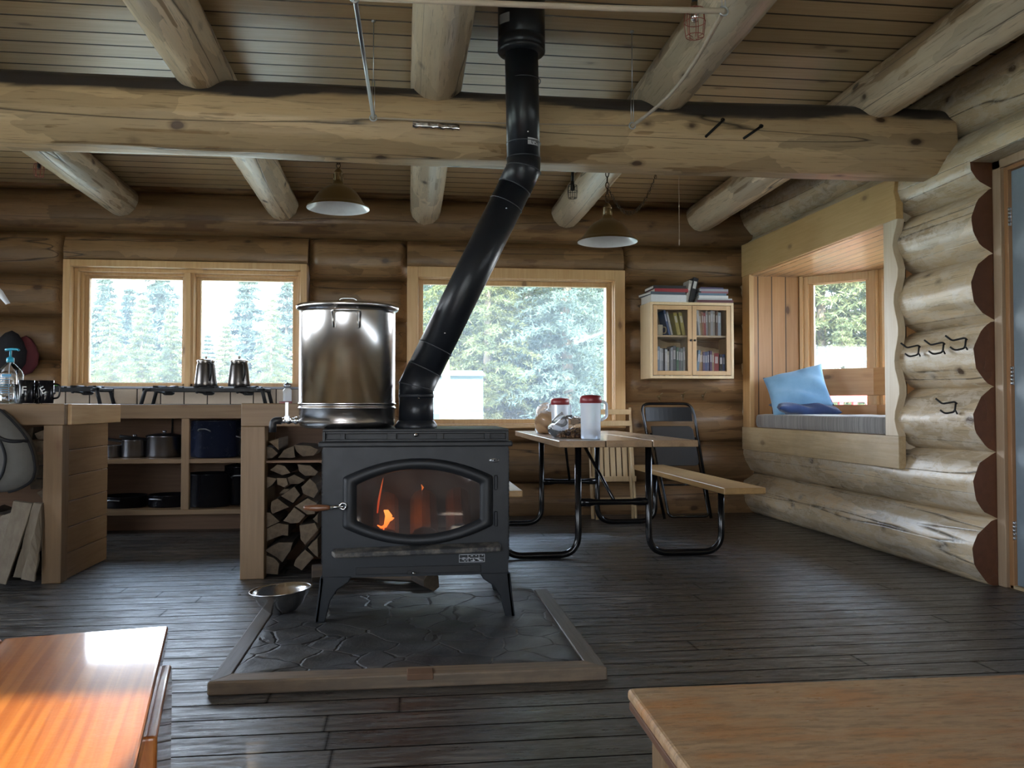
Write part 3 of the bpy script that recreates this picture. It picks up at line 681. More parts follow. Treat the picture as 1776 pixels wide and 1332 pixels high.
bz = bz.build('oval_badge', M['nickel'], sv)
def text(body, size, loc, mat, parent, rot=(PI/2, 0, 0), name='lettering', ext=.0003, align='CENTER'):
    c = bpy.data.curves.new(name, 'FONT'); c.body = body; c.size = size; c.extrude = ext; c.align_x = align; c.align_y = 'CENTER'
    o = bpy.data.objects.new(name, c); COL.objects.link(o); o.location = loc; o.rotation_euler = rot; c.materials.append(mat)
    me = bpy.data.meshes.new_from_object(o); o2 = bpy.data.objects.new(name, me); COL.objects.link(o2); o2.location = loc; o2.rotation_euler = rot; o2.parent = parent; bpy.data.objects.remove(o); return o2
M['black_print'] = plain('black_print', (.02, .02, .02), .5); M['white_print'] = plain('white_print', (.75, .75, .72), .5)
# door top scuffs of bare metal
tg = Bx(.222, .338, SY0-.0015, SY0, .288, .326).build('rating_plate', M['stove_dk'], sv)
m = MB()
x0, x1, z0, z1 = .224, .336, .290, .324
for a in ((x0, x1, z0, z0+.0015), (x0, x1, z1-.0015, z1), (x0, x0+.0015, z0, z1), (x1-.0015, x1, z0, z1), (x0, x1, .3065, .308), (.262, .2635, z0, z1), (.285, .2865, z0, .307), (.31, .3115, .307, z1)): m.box(a[0], a[1], SY0-.0025, SY0-.0014, a[2], a[3])
rnd = random.Random(9)
for k in range(26):
    xx = rnd.uniform(x0+.003, x1-.012); zz = rnd.uniform(z0+.004, z1-.006); m.box(xx, xx+rnd.uniform(.004, .012), SY0-.0024, SY0-.0014, zz, zz+.0022)
m.build('print', M['nickel'], tg)
m = MB(); rnd = random.Random(5)
for k in range(16):
    a = rnd.uniform(-.014, .012); m.box(.378+a, .378+a+.004, SY0-.0045, SY0-.003, .733+rnd.uniform(-.004, .002), .733+rnd.uniform(.003, .005))
m.build('embossing', M['stove_dk'], bz)
m = Bx(-.22, .32, SY0-.004, SY0+.002, .246, .278); m.box(.0, .02, SY0-.008, SY0, .243, .262); m.build('air_control', M['black_iron'], sv, .002)
MB().lathe([(0, -.012), (.007, -.010), (.007, 0), (.003, .006)], (.028, SY0-.008, .250), 10, Matrix.Rotation(-PI/2, 3, 'X')).build('air_knob', M['chrome'], sv)
# four cabriole legs
def stove_leg(sx, sy):
    x0 = SXa if sx < 0 else SXb; s = -sx; HT = .0475
    out = [(x0+s*(-.008), .24), (x0+s*(-.012), .17), (x0+s*(-.022), .10), (x0+s*(-.03), HT), (x0+s*.012, HT), (x0+s*.024, .09), (x0+s*.036, .14), (x0+s*.065, .185), (x0+s*.11, .215), (x0+s*.125, .24)]
    y0 = SY0-.005 if sy < 0 else SY1-.02
    m = MB().prism(out, y0, y0+.025, 'y')
    o2 = [(y0 if sy < 0 else y0+.025)]
    ya = y0; d = 1 if sy < 0 else -1; yb = y0 if sy < 0 else y0+.025
    side = [(yb, .24), (yb, HT), (yb+d*.03, HT), (yb+d*.045, .12), (yb+d*.09, .2), (yb+d*.12, .24)]
    # side wing follows the outward sweep of the front profile
    P1 = [(x0+s*(-.008 if z > .2 else -.012 if z > .15 else -.018 if z > .1 else -.03), y, z) for y, z in side]; P2 = [(x+s*.018, y, z) for x, y, z in P1]
    m.add(P1+P2, [tuple(range(6)), tuple(range(11, 5, -1))]+[(k, (k+1) % 6, 6+(k+1) % 6, 6+k) for k in range(6)])
    return m
for sx, sy in ((-1, -1), (1, -1), (-1, 1), (1, 1)): stove_leg(sx, sy).build('leg', M['stove'], sv, .004)
# burning logs and flames behind the glass
M['char'] = wood('charred_log', (.42, .24, .12), (.16, .09, .055), 'y', .8, knots=0)
rnd = random.Random(21)
for i, (x, z, r, a, lb) in enumerate([(-.10, .43, .062, .45, 'burning split log leaning at the left inside the stove'), (.075, .435, .065, -.05, 'burning split log in the middle of the firebox'), (.235, .45, .06, -.45, 'burning split log at the right behind the stove glass')]):
    poly = [(r*math.cos(t), r*math.sin(t)) for t in (0, .5, 1.1, 1.7, 2.3, 3.0, 3.9, 5.2)]
    o = MB().prism(poly, -.15, .17, 'y').build('burning_log', M['char'], None, .006)
    o.location = (x, SY0+.24, z+.01); o.rotation_euler = (.45, a*.5, a*.3); tag(o, lb, 'firewood', 'logs burning in the stove')
def emis(name, c, s):
    m_ = bpy.data.materials.new(name); m_.use_nodes = True; t = m_.node_tree; t.nodes.clear(); o = t.nodes.new('ShaderNodeOutputMaterial'); e = t.nodes.new('ShaderNodeEmission')
    g_ = t.nodes.new('ShaderNodeTexCoord'); sp_ = t.nodes.new('ShaderNodeSeparateXYZ'); r_ = t.nodes.new('ShaderNodeValToRGB')
    t.links.new(g_.outputs['Generated'], sp_.inputs[0]); t.links.new(sp_.outputs[2], r_.inputs[0]); r_.color_ramp.elements[0].color = (*c[0], 1); r_.color_ramp.elements[1].color = (*c[1], 1); r_.color_ramp.elements[0].position = .1; r_.color_ramp.elements[1].position = .9
    t.links.new(r_.outputs[0], e.inputs[0]); e.inputs[1].default_value = s; t.links.new(e.outputs[0], o.inputs[0]); return m_
fl = MB()
FY = SY0+.075
def flame(m, pts, rs, y=FY): m.tube([(x, y, z) for x, z in pts], rs, 10)
flame(fl, [(-.132, .447), (-.115, .437), (-.098, .442), (-.09, .462), (-.082, .487), (-.093, .507), (-.104, .512)], [.002, .005, .008, .012, .016, .011, .002])
flame(fl, [(-.105, .424), (-.104, .436), (-.10, .447)], [.001, .004, .006]); flame(fl, [(-.09, .47), (-.07, .474), (-.058, .478)], [.010, .008, .001])
tag(fl.build('flame', emis('flame_glow', ((1, .20, .03), (1, .42, .10)), 5.0)), 'bright orange flame at the lower left of the stove glass', 'flame')
fl = MB(); flame(fl, [(-.132, .50), (-.127, .55), (-.118, .60), (-.107, .655)], [.003, .0045, .0035, .0008])
tag(fl.build('flame', emis('flame_faint', ((.8, .10, .03), (1, .22, .06)), 1.6)), 'thin tall red flame licking up the stove glass', 'flame')
fl = MB(); flame(fl, [(.063, .598), (.067, .61), (.06, .624)], [.001, .005, .001])
tag(fl.build('flame', emis('flame_tip', ((1, .25, .05), (1, .35, .1)), 2.0)), 'tiny detached flame tip high behind the middle of the glass', 'flame')
ld = bpy.data.lights.new('fire_glow', 'POINT'); ld.energy = .9; ld.color = (1, .50, .26); ld.shadow_soft_size = .05
lo_ = bpy.data.objects.new('fire_glow', ld); COL.objects.link(lo_); lo_.location = (-.03, SY0+.09, .60)

# ------------------------------------------------------------------ stovepipe
pp = thing('stovepipe', 'matte black stovepipe with two bends rising from the stove to the ceiling', 'stovepipe', (0, 0, 0))
PY = 3.95; pr_ = .080
A0 = Vector((.038, PY, .872)); A1 = Vector((.038, PY, 1.062)); A2 = Vector((.540, PY, 2.093)); A3 = Vector((.530, PY, 2.66)); A4 = Vector((.520, PY, 2.93))
MB().tube([A0, A0+Vector((0, 0, .16))], pr_, 40).build('lower_section', M['pipe'], pp)
MB().lathe([(pr_+.016, 0), (pr_+.018, .01), (pr_+.006, .03), (pr_+.002, .034)], A0, 40).build('base_collar', M['pipe'], pp)
d1 = (A2-A1).normalized()
def gore(pts, rr): return MB().tube(pts, rr, 40)
up_ = Vector((0, 0, 1))
def mid(a, b): return (a+b).normalized()
E1 = [A1-up_*.04, A1-up_*.0, A1+mid(up_, d1)*.055+Vector((0, 0, 0)), A1+mid(up_, d1)*.055+d1*.05]
gore([A1-up_*.05, A1, A1+d1*.09], pr_+.002).build('lower_elbow', M['pipe'], pp)
gore([A1+d1*.09, A2-d1*.10], pr_).build('slanted_section', M['pipe'], pp)
gore([A2-d1*.10, A2, A2+up_*.05], pr_+.002).build('upper_elbow', M['pipe'], pp)
gore([A2+up_*.05, A3], pr_-.001).build('upper_section', M['pipe'], pp)
MB().lathe([(pr_, 0), (.106, .004), (.113, .012), (.113, .022), (.109, .028), (.1125, .032), (.1125, .068), (.108, .072), (.1115, .078), (.1115, .29), (0, .29)], A3-up_*.02, 44).build('ceiling_sleeve', M['pipe'], pp)
seam = plain('pipe_seam', (.05, .055, .065), .4)
for P_, D in ((A0+up_*.15, up_), (A1-up_*.045, up_), (A1+d1*.09, d1), (A1+d1*.20, d1), (A2-d1*.10, d1), (A2-d1*.19, d1), (A2+up_*.05, up_), (A2+up_*.12, up_), (A2+up_*.42, up_)):
    q = Vector((0, 1, 0)); r_ = D.cross(q)
    MB().tube([P_+(q*math.cos(a)+r_*math.sin(a))*(pr_+.001) for a in [2*PI*k/40 for k in range(40)]], .0022, 6, closed=True).build('seam', seam, pp)
for P_, D, D2 in ((A1, up_, d1), (A2, d1, up_)):
    q = Vector((0, 1, 0)); e = (D-D2).normalized()*-1; e = (D+D2).cross(q).normalized()
    MB().tube([P_+(q*math.cos(a)*(pr_+.002)+e*math.sin(a)*(pr_+.002)/math.cos(D.angle(D2)/2)) for a in [2*PI*k/40 for k in range(40)]], .0025, 6, closed=True).build('seam', seam, pp)
for P_ in (A0+up_*.135, A1+d1*.27, A2-d1*.23, A2+up_*.155): MB().lathe([(0, .004), (.004, .002), (.005, -.004)], P_+Vector((.01, -pr_-.001, 0)), 10, Matrix.Rotation(PI/2, 3, 'X')).build('screw', M['chrome'], pp)
def wrap_label(z0, z1, a0, a1, c, r, base, name):
    m = MB(); n = 12; vs = []
    for z in (z0, z1):
        for k in range(n+1): a = a0+(a1-a0)*k/n; vs.append((c.x+r*math.sin(a), c.y-r*math.cos(a), z))
    m.add(vs, [(k, k+1, n+2+k, n+1+k) for k in range(n)], True); return m
o = wrap_label(2.190, 2.222, .15, .95, Vector((.537, PY, 0)), pr_+.0012, 0, '').build('sticker', M['nickel'], pp)
m = MB(); rnd = random.Random(3)
for k in range(14):
    a = .2+rnd.random()*.65; z = 2.194+rnd.random()*.02; m.add([(.537+(pr_+.002)*math.sin(a+da), PY-(pr_+.002)*math.cos(a+da), z+dz) for da, dz in ((0, 0), (.06, 0), (.06, .004), (0, .004))], [(0, 1, 2, 3)])
m.build('print', M['black_print'], o)
o = wrap_label(2.755, 2.80, -1.1, -.55, Vector((.520, PY, 0)), .1128, 0, '').build('sticker', plain('scuffed_label', (.20, .20, .20), .6), pp)

# ------------------------------------------------------------------ the big stock pot with its tap
pot = thing('stock_pot', 'tall brushed steel water pot with lid and tap standing on the stove', 'pot', (-.277, 3.975, .8725))
pc = Vector((0, 0, 0)); H = .548
MB().lathe([(0, .0), (.195, .0), (.208, .004), (.2165, .016), (.2175, .03), (.2175, .085), (.2215, .088), (.2215, .094), (.2175, .097), (.2175, .104), (.2215, .107), (.2215, .113), (.2175, .116), (.2175, H-.03), (.2185, H-.012), (.226, H-.008), (.2315, H-.004), (.232, H+.002), (.226, H+.004), (.0, H+.004)], pc, 96).build('body', M['steel'], pot)
lid = MB().lathe([(.232, H-.002), (.234, H+.008), (.228, H+.012), (.216, H+.012), (.205, H+.016), (.12, H+.026), (0, H+.03)], pc, 96).build('lid', M['steel'], pot)
MB().tube(fillet([(-.045, 0, H+.024), (-.035, 0, H+.050), (.035, 0, H+.050), (.05, 0, H+.024)], .02), .0045, 10).build('lid_handle', M['steel'], lid)
for s in (-1, 1):
    def hp(a, z, out=0): r = .2185+out; return (r*math.sin(a), s*r*math.cos(a), z)
    pts = [hp(-.25, H-.105, .006), hp(-.25, H-.06, .012), hp(-.25, H-.035, .03), hp(-.2, H-.03, .035), hp(0, H-.03, .036), hp(.2, H-.03, .035), hp(.25, H-.035, .03), hp(.25, H-.06, .012), hp(.25, H-.105, .006)]
    if s == -1: pts = [(x+.01, y, z) for x, y, z in pts]
    MB().tube(fillet(pts, .012, 3), .0055, 10).build('handle', M['steel'], pot)
tp = MB().tube([(-.213, 0, .033), (-.235, 0, .033)], .012, 16)
tp.lathe([(.017, 0), (.017, .012), (.012, .013), (.012, .03), (.016, .032), (.016, .045), (.012, .047), (.014, .06), (.012, .075), (.0, .075)], (-.225, 0, .033), 16, Matrix.Rotation(-PI/2, 3, 'Y'))
tp = tp.build('tap', M['chrome'], pot)
MB().box(-.277, -.262, -.022, -.018, .052, .118).box(-.281, -.258, -.024, -.012, .036, .055).build('lever', M['nickel'], tp, .002)
MB().tube(fillet([(-.296, 0, .033), (-.335, 0, .033), (-.335, 0, -.02)], .03, 8), .0165, 16).build('spout', M['black_iron'], tp)

# ------------------------------------------------------------------ steel bowl on the hearth edge
bw = MB().lathe([(0, .003), (.045, .0), (.062, .006), (.100, .042), (.122, .080), (.128, .096), (.141, .099), (.1425, .1025), (.138, .1035), (.126, .100), (.119, .081), (.097, .045), (.060, .010), (0, .006)], (0, 0, 0), 56)
o = bw.build('mixing_bowl', M['steel']); o.location = (-.555, 3.93, .05); o.rotation_euler = (0, math.radians(-4), 0); tag(o, 'shiny steel mixing bowl on the left edge of the hearth', 'bowl')
# ------------------------------------------------------------------ kitchen counters
def planks_side(x, y0, y1, z0, z1, n, parent):
    h = (z1-z0)/n
    for i in range(n):
        Bx(x-.018, x, y0, y1, z0+h*i+.0035, z0+h*(i+1)-.001).build('side_plank', M['side_planks'], parent, .003)
# left island with firewood storage
li = thing('firewood_counter', 'timber counter at the left with plank side, logs stored beneath', 'counter', (0, 0, 0))
MB().prism([(-4.3, 4.95), (-1.875, 4.95), (-1.875, 5.765), (-4.3, 5.765)], .955, .985, 'z').build('worktop', M['fir_x'], li, .003)
Bx(-4.3, -1.873, 4.925, 4.975, .868, .984).build('front_beam', M['fir_x'], li, .004)
Bx(-1.905, -1.855, 4.976, 5.79, .868, .984).build('side_beam', wood('side_beam_wood', (.50, .33, .16), (.36, .21, .09), 'y', .45), li, .004)
Bx(-1.985, -1.885, 4.935, 5.03, .0, .868).build('post', M['fir_z'], li, .004)
Bx(-1.985, -1.90, 5.60, 5.68, .0, .868).build('post', M['fir_z'], li, .004)
planks_side(-1.895, 5.031, 5.68, .0, .868, 6, li)
Bx(-4.3, -1.91, 5.64, 5.67, .0, .95).build('back_panel', M['ply'], li)
# right island (also firewood)
ri = thing('firewood_counter', 'timber counter behind the stove with a thick post and stacked split logs', 'counter', (0, 0, 0))
Bx(-.93, -.12, 4.925, 5.55, .955, .988).build('worktop', M['fir_x'], ri, .003)
Bx(-.93, -.12, 4.915, 4.965, .858, .987).build('front_beam', M['fir_x'], ri, .004)
Bx(-.932, -.80, 4.925, 5.03, .0, .858).build('post', M['fir_z'], ri, .004)
Bx(-.22, -.12, 4.925, 5.03, .0, .858).build('post', M['fir_z'], ri, .004)
Bx(-.93, -.83, 5.47, 5.55, .0, .858).build('post', M['fir_z'], ri, .004)
Bx(-.80, -.22, 4.97, 5.5, .648, .662).build('shelf', M['ply'], ri, .002)
Bx(-.925, -.125, 5.53, 5.55, .0, .95).build('back_panel', M['ply'], ri)
Bx(-.925, -.905, 5.031, 5.53, .0, .86).build('side_panel', M['ply'], ri)
# back counter under the kitchen window
bc = thing('kitchen_counter', 'long low kitchen counter with open pot shelves beneath the window', 'counter', (0, 0, 0))
Bx(-4.4, -.80, 6.70, 7.415, .965, .985).build('worktop', M['grey_edge'], bc, .003)
Bx(-4.4, -.80, 6.69, 6.73, .878, .984).build('front_board', M['fir_x'], bc, .003)
Bx(-4.4, -.80, 6.70, 7.38, .538, .572).build('shelf', M['fir_x'], bc, .003)
Bx(-4.4, -.80, 6.70, 7.38, .150, .188).build('shelf', M['fir_x'], bc, .003)
for x in (-4.38, -3.0, -1.705, -.84): Bx(x, x+.058, 6.695, 6.74, .188, .878).build('divider', M['fir_z'], bc, .003)
Bx(-4.4, -.80, 7.38, 7.40, .15, .96).build('back_panel', M['ply'], bc)
Bx(-4.4, -.80, 6.98, 7.0, .0, .15).build('toe_board', M['ply'], bc)
Bx(-.82, -.80, 6.70, 7.40, .15, .965).build('end_panel', M['ply'], bc)
# tiles
tb = thing('tile_backsplash', 'row of beige wall tiles beneath the kitchen window', 'tiles', (0, 0, 0))
Bx(-4.3, -.84, 7.372, 7.40, .985, 1.117).build('backing', M['grout'], tb)
m = MB(); x = -4.29
while x < -.86: m.box(x, min(x+.178, -.845), 7.364, 7.373, .990, 1.115); x += .1875
m.build('tile_row', M['tile'], tb, .002)

# ------------------------------------------------------------------ firewood in the right rack, each split a thing
M['split'] = None
def splitmat(name, e1, e2, bark):
    b = NB(name)
    geo = b.n('ShaderNodeNewGeometry'); sn = b.n('ShaderNodeSeparateXYZ'); tcn = b.n('ShaderNodeTexCoord'); b.l(tcn.outputs['Normal'], sn.inputs[0])
    endf = b.ramp(b.math('ABSOLUTE', sn.outputs[1]), (.7, 0.), (.85, 1.))
    oi = b.n('ShaderNodeObjectInfo')
    n1 = b.noise(b.coord((1, 1, 1)), 30, 5, .6); n2 = b.noise(b.coord((16, .8, 16)), 3, 6, .65)
    e = b.mix(b.ramp(n1, (.35, 0.), (.65, 1.)), e1, e2)
    s = b.mix(b.ramp(n2, (.4, 0.), (.6, 1.)), e2, bark)
    c = b.mix(endf, s, e); c = b.mix(1.0, c, b.ramp(oi.outputs['Random'], (0, .55), (1, 1.1)), 'MULTIPLY')
    return b.set(Base_Color=c, Roughness=.8, Normal=b.bump(n2, .4, .004))
M['split'] = splitmat('split_firewood', (.155, .11, .065), (.085, .055, .032), (.04, .027, .018))
def traced(poly, org, sc, Y0, Y1, name, label, group, cat='firewood', jitter=0):
    P = []; y = Y0
    for (a, b_) in poly:
        v = at(org[0]+a/sc, org[1]+b_/sc, Y=y); P.append((v.x, v.z))
    c0 = sum(p[0] for p in P)/len(P); c1 = sum(p[1] for p in P)/len(P)
    # subdivide the outline and roughen it a little
    q = []; rnd = random.Random(hash(label) % 1 + len(label)*7+int(c0*1000))
    for i in range(len(P)):
        a, b_ = P[i], P[(i+1) % len(P)]
        for t in (0, .5):
            j = .0015 if t else 0; q.append((a[0]*(1-t)+b_[0]*t+rnd.uniform(-j, j)-c0, a[1]*(1-t)+b_[1]*t+rnd.uniform(-j, j)-c1))
    n = len(q); loops = []
    for k in range(5):
        f = k/4; s = 1+rnd.uniform(-.04, .02)*(1 if k else 0); loops.append([Vector((u*s+rnd.uniform(-.001, .001), (Y1-Y0)*f, v*s)) for u, v in q])
    m = MB().rings(loops); m.f += [tuple(range(n)), tuple(range(5*n-1, 4*n-1, -1))]; m.sm += [False, False]
    o = m.build(name, M['split'], None, .002); o.location = (c0, y, c1); return tag(o, label, cat, group)
G1 = 'split logs stacked under the counter behind the stove'
R1 = [
 ([(222, 172), (300, 142), (302, 243)], 'small split log perched above its neighbour on the rack shelf beside the post'),
 ([(188, 208), (245, 220), (297, 268), (250, 308), (188, 312)], 'pale split log on the rack shelf touching the thick post'),
 ([(292, 305), (348, 237), (428, 205), (436, 300), (390, 306)], 'orange toned split log in the middle of the rack shelf'),
 ([(427, 197), (560, 205), (628, 235), (590, 288), (500, 293), (447, 250)], 'long pale half round log on the rack shelf nearest the stove'),
 ([(230, 405), (290, 360), (350, 372), (400, 430), (330, 448)], 'grey triangular log directly under the rack shelf'),
 ([(455, 356), (560, 368), (628, 420), (600, 453), (520, 453), (470, 415)], 'dark half round log under the shelf close to the stove side'),
 ([(180, 455), (287, 476), (248, 528), (180, 578)], 'dim wedge log against the post just below the rack shelf'),
 ([(372, 468), (430, 442), (518, 488), (468, 520), (387, 523)], 'brown wedge log in the second layer below the shelf'),
 ([(287, 470), (365, 472), (382, 526), (350, 548), (290, 528)], 'very dark log between two lighter ones below the shelf'),
 ([(487, 545), (558, 477), (608, 520), (628, 580), (590, 638), (502, 598)], 'large round brown log high in the stack beside the stove'),
 ([(318, 620), (430, 542), (478, 610), (420, 678)], 'bright orange diamond shaped split log in mid stack'),
 ([(240, 667), (290, 640), (388, 710), (250, 768), (235, 730)], 'bluish grey quarter log left of mid stack'),
 ([(337, 825), (430, 713), (523, 780), (470, 840), (400, 846)], 'wide quarter round log at the heart of the stack'),
 ([(437, 703), (540, 637), (618, 680), (600, 768), (532, 773)], 'rounded dark log right behind the stove door grip'),
 ([(175, 757), (228, 757), (308, 830), (180, 893)], 'dark wedge log against the post at mid height'),
 ([(177, 902), (300, 842), (383, 857), (378, 948), (330, 943), (200, 993)], 'long grey split log resting on the wide lower one'),
 ([(472, 862), (600, 842), (627, 900), (522, 1023), (482, 980)], 'tan squarish split log low in the stack by the stove'),
 ([(187, 1070), (300, 1002), (418, 1002), (400, 1070), (330, 1168), (290, 1130)], 'broad pale wedge log in the lowest part of the stack'),
 ([(176, 1102), (260, 1130), (306, 1180), (295, 1268), (176, 1258)], 'dark bottom log at the foot of the thick post'),
 ([(442, 1142), (520, 1062), (593, 1125), (490, 1233), (427, 1195)], 'tilted light brown split log at the bottom right of the stack'),
 ([(543, 1045), (622, 962), (626, 1128), (592, 1100)], 'shadowed log squeezed behind the stove body near the floor'),
 ([(583, 810), (626, 762), (626, 848)], 'thin wedge log half hidden by the stove side'),
 ([(302, 600), (350, 560), (398, 560), (342, 602)], 'small dark splinter log wedged above the bluish grey one')]
for i, (p, lb) in enumerate(R1):
    traced(p, (420, 730), 4.757, 4.975+.012*(i % 4), 5.36+.02*(i % 3), 'split_log', lb, G1)
G2 = 'split logs lying on the floor behind the stove'
rnd = random.Random(8)
def loose_log(name, L, r, loc, rot, label, group, k=5, mat=None):
    n = k; q = []
    for i in range(n): a = 2*PI*i/n+rnd.uniform(-.2, .2); q.append((r*rnd.uniform(.8, 1.1)*math.cos(a), r*rnd.uniform(.7, 1.05)*math.sin(a)))
    loops = [[Vector((u*(1+rnd.uniform(-.08, .08)), L*(f/5-.5), v*(1+rnd.uniform(-.08, .08)))) for u, v in q] for f in range(6)]
    m = MB().rings(loops); m.f += [tuple(range(n)), tuple(range(6*n-1, 5*n-1, -1))]; m.sm += [False, False]
    o = m.build(name, mat or M['split'], None, .003); o.location = loc; o.rotation_euler = rot; return tag(o, label, 'firewood', group)
loose_log('split_log', .42, .055, (-.08, 4.72, .05), (0, .2, PI/2-.35), 'tan split log on the floor seen beneath the stove', G2)
loose_log('split_log', .40, .06, (-.32, 4.78, .055), (0, .3, PI/2+.1), 'dark split log on the floor behind the left rear stove leg', G2)
loose_log('split_log', .30, .055, (.075, 4.62, .052), (0, .5, .35), 'pale ended split log on the floor under the middle of the stove', G2, 6)
# left rack
G3 = 'split logs stacked under the left counter'
R2 = [([(240, 250), (320, 222), (322, 294), (262, 290)], 'grey log end touching the underside of the left counter beam'),
      ([(228, 302), (318, 298), (318, 374), (240, 384)], 'grey brown log end second below the left counter beam'),
      ([(258, 402), (316, 396), (314, 470), (282, 470)], 'reddish log end beside the left counter post'),
      ([(255, 662), (302, 640), (300, 712)], 'small dark log end low beside the left counter post'),
      ([(150, 245), (235, 205), (225, 295), (180, 290)], 'dim log end peeking past the canvas carrier strap'),
      ([(215, 480), (305, 478), (300, 560), (230, 560)], 'dark log end halfway down the left rack'),
      ([(205, 568), (300, 568), (296, 636), (215, 640)], 'dark log end low in the left rack behind the kindling')]
for i, (p, lb) in enumerate(R2): traced(p, (0, 690), 4.035, 5.02+.01*i, 5.45, 'split_log', lb, G3)
rnd = random.Random(2); kk = 0
for j in range(6):
    for i in range(8):
        kk += 1
        if j*8+i > 47: break
for j, z in enumerate((.06, .19, .32)):
    for i, x in enumerate((-2.12, -2.26, -2.40)):
        loose_log('split_log', .42, .062, (x+.03*(j % 2), 5.27, z), (0, rnd.uniform(0, 3), 0), 'split log %s from the floor in the left rack, %s from the counter post' % (('lowest', 'second', 'third')[j], ('nearest', 'second', 'third')[i]), G3)
# kindling boards leaning on the rack
G4 = 'long kindling boards leaning at the left counter'
M['kind'] = wood('kindling_wood', (.21, .17, .12), (.125, .095, .065), 'z', .75, knots=.2)
KB = [((95, 722), (228, 740), (42, 1308), (-70, 1285), 'widest pale kindling board leaning beside the canvas carrier', 4.80),
      ((150, 710), (272, 712), (200, 745), (140, 735), None, 4.9),
      ((232, 735), (292, 742), (160, 1262), (92, 1255), 'grey narrow kindling board between two paler ones', 4.86),
      ((290, 745), (300, 900), (238, 1288), (144, 1270), 'short whitish kindling board with a ragged top by the post', 4.83),
      ((5, 830), (90, 800), (-20, 1180), (-120, 1130), 'dull kindling board cut off by the frame edge', 4.84)]
for a, b_, c, d, lb, y in KB:
    if not lb: continue
    q = []
    yt, yb = 4.90, y-.06
    for (p, yy) in ((a, yt), (b_, yt), (c, yb), (d, yb)): q.append(at(p[0]/4.035, 690+p[1]/4.035, Y=yy))
    # foot on the floor
    for k in (2, 3): q[k] = Vector((q[k].x, q[k].y, max(q[k].z, .006)))
    nrm = Vector((0, .022, .003)); m = MB()
    L = []
    for f in [i/8 for i in range(9)]:
        l = q[0].lerp(q[3], f); r = q[1].lerp(q[2], f); j = rnd.uniform(-.004, .004)
        L.append([l+Vector((j, 0, 0)), r+Vector((j*.5, 0, 0)), r+nrm+Vector((j, 0, 0)), l+nrm])
    m.rings(L); m.f += [(0, 1, 2, 3), (35, 34, 33, 32)]; m.sm += [False]*2
    tag(m.build('kindling_board', M['kind'], None, .002), lb, 'firewood', G4)
# canvas carrier hanging at the counter
cc_ = thing('canvas_log_carrier', 'bulging grey canvas carrier with dark straps hanging at the left counter', 'bag', (0, 0, 0))
def cv(a, b_, y=4.84): return at(a/4.035, 690+b_/4.035, Y=y)
out = [(-340, 90), (0, 82), (60, 130), (120, 195), (178, 262), (212, 330), (242, 425), (248, 530), (215, 590), (130, 640), (60, 658), (-30, 664), (-340, 640)]
c0 = cv(-60, 380); loops = []
for s, dy in ((1, .05), (1.0, .0), (.93, -.03), (.75, -.05), (.5, -.062), (.2, -.068)):
    loops.append([c0.lerp(cv(a, b_), s)+Vector((0, dy, 0)) for a, b_ in out])
m = MB().rings(loops, True); n = len(out); m.f.append(tuple(range(5*n, 6*n))); m.sm.append(True); m.f.append(tuple(range(n))[::-1]); m.sm.append(False)
m.build('canvas', plain('grey_canvas', (.11, .105, .095), .9), cc_)
st = MB()
def surf(a, b_):
    p = cv(a, b_); d = (p-c0); R_ = 1.0
    # radial fraction of the outline
    best = 9
    for i in range(len(out)):
        A_, B_ = cv(*out[i])-c0, cv(*out[(i+1) % len(out)])-c0
        den = A_.x*B_.z-A_.z*B_.x
        if abs(den) < 1e-9: continue
        u = (d.x*B_.z-d.z*B_.x)/den; v = (A_.x*d.z-A_.z*d.x)/den
        if u >= -1e-6 and v >= -1e-6: best = u+v; break
    s = min(best, 1); prof = [(0, -.07), (.2, -.068), (.5, -.062), (.75, -.05), (.93, -.03), (1, 0)]
    for (s0, d0), (s1, d1_) in zip(prof, prof[1:]):
        if s0 <= s <= s1: return p+Vector((0, d0+(d1_-d0)*(s-s0)/(s1-s0)-.002, 0))
    return p
def strap(pts, wd):
    P = [Vector((a, b_, 0)) for a, b_ in pts]; q = fillet(P, 40, 4) if len(P) > 2 else P
    st.tube([surf(v.x, v.y) for v in q], wd, 8)
strap([(0, 84), (60, 132), (120, 197), (178, 264), (212, 332), (242, 427), (248, 532), (215, 592), (130, 640), (60, 658)], .008)
strap([(-30, 225), (40, 285), (110, 303), (195, 302)], .010)
strap([(20, 262), (62, 340), (82, 420), (60, 520), (10, 592), (-60, 640)], .008)
st.build('strap', plain('black_strap', (.012, .012, .014), .7), cc_)
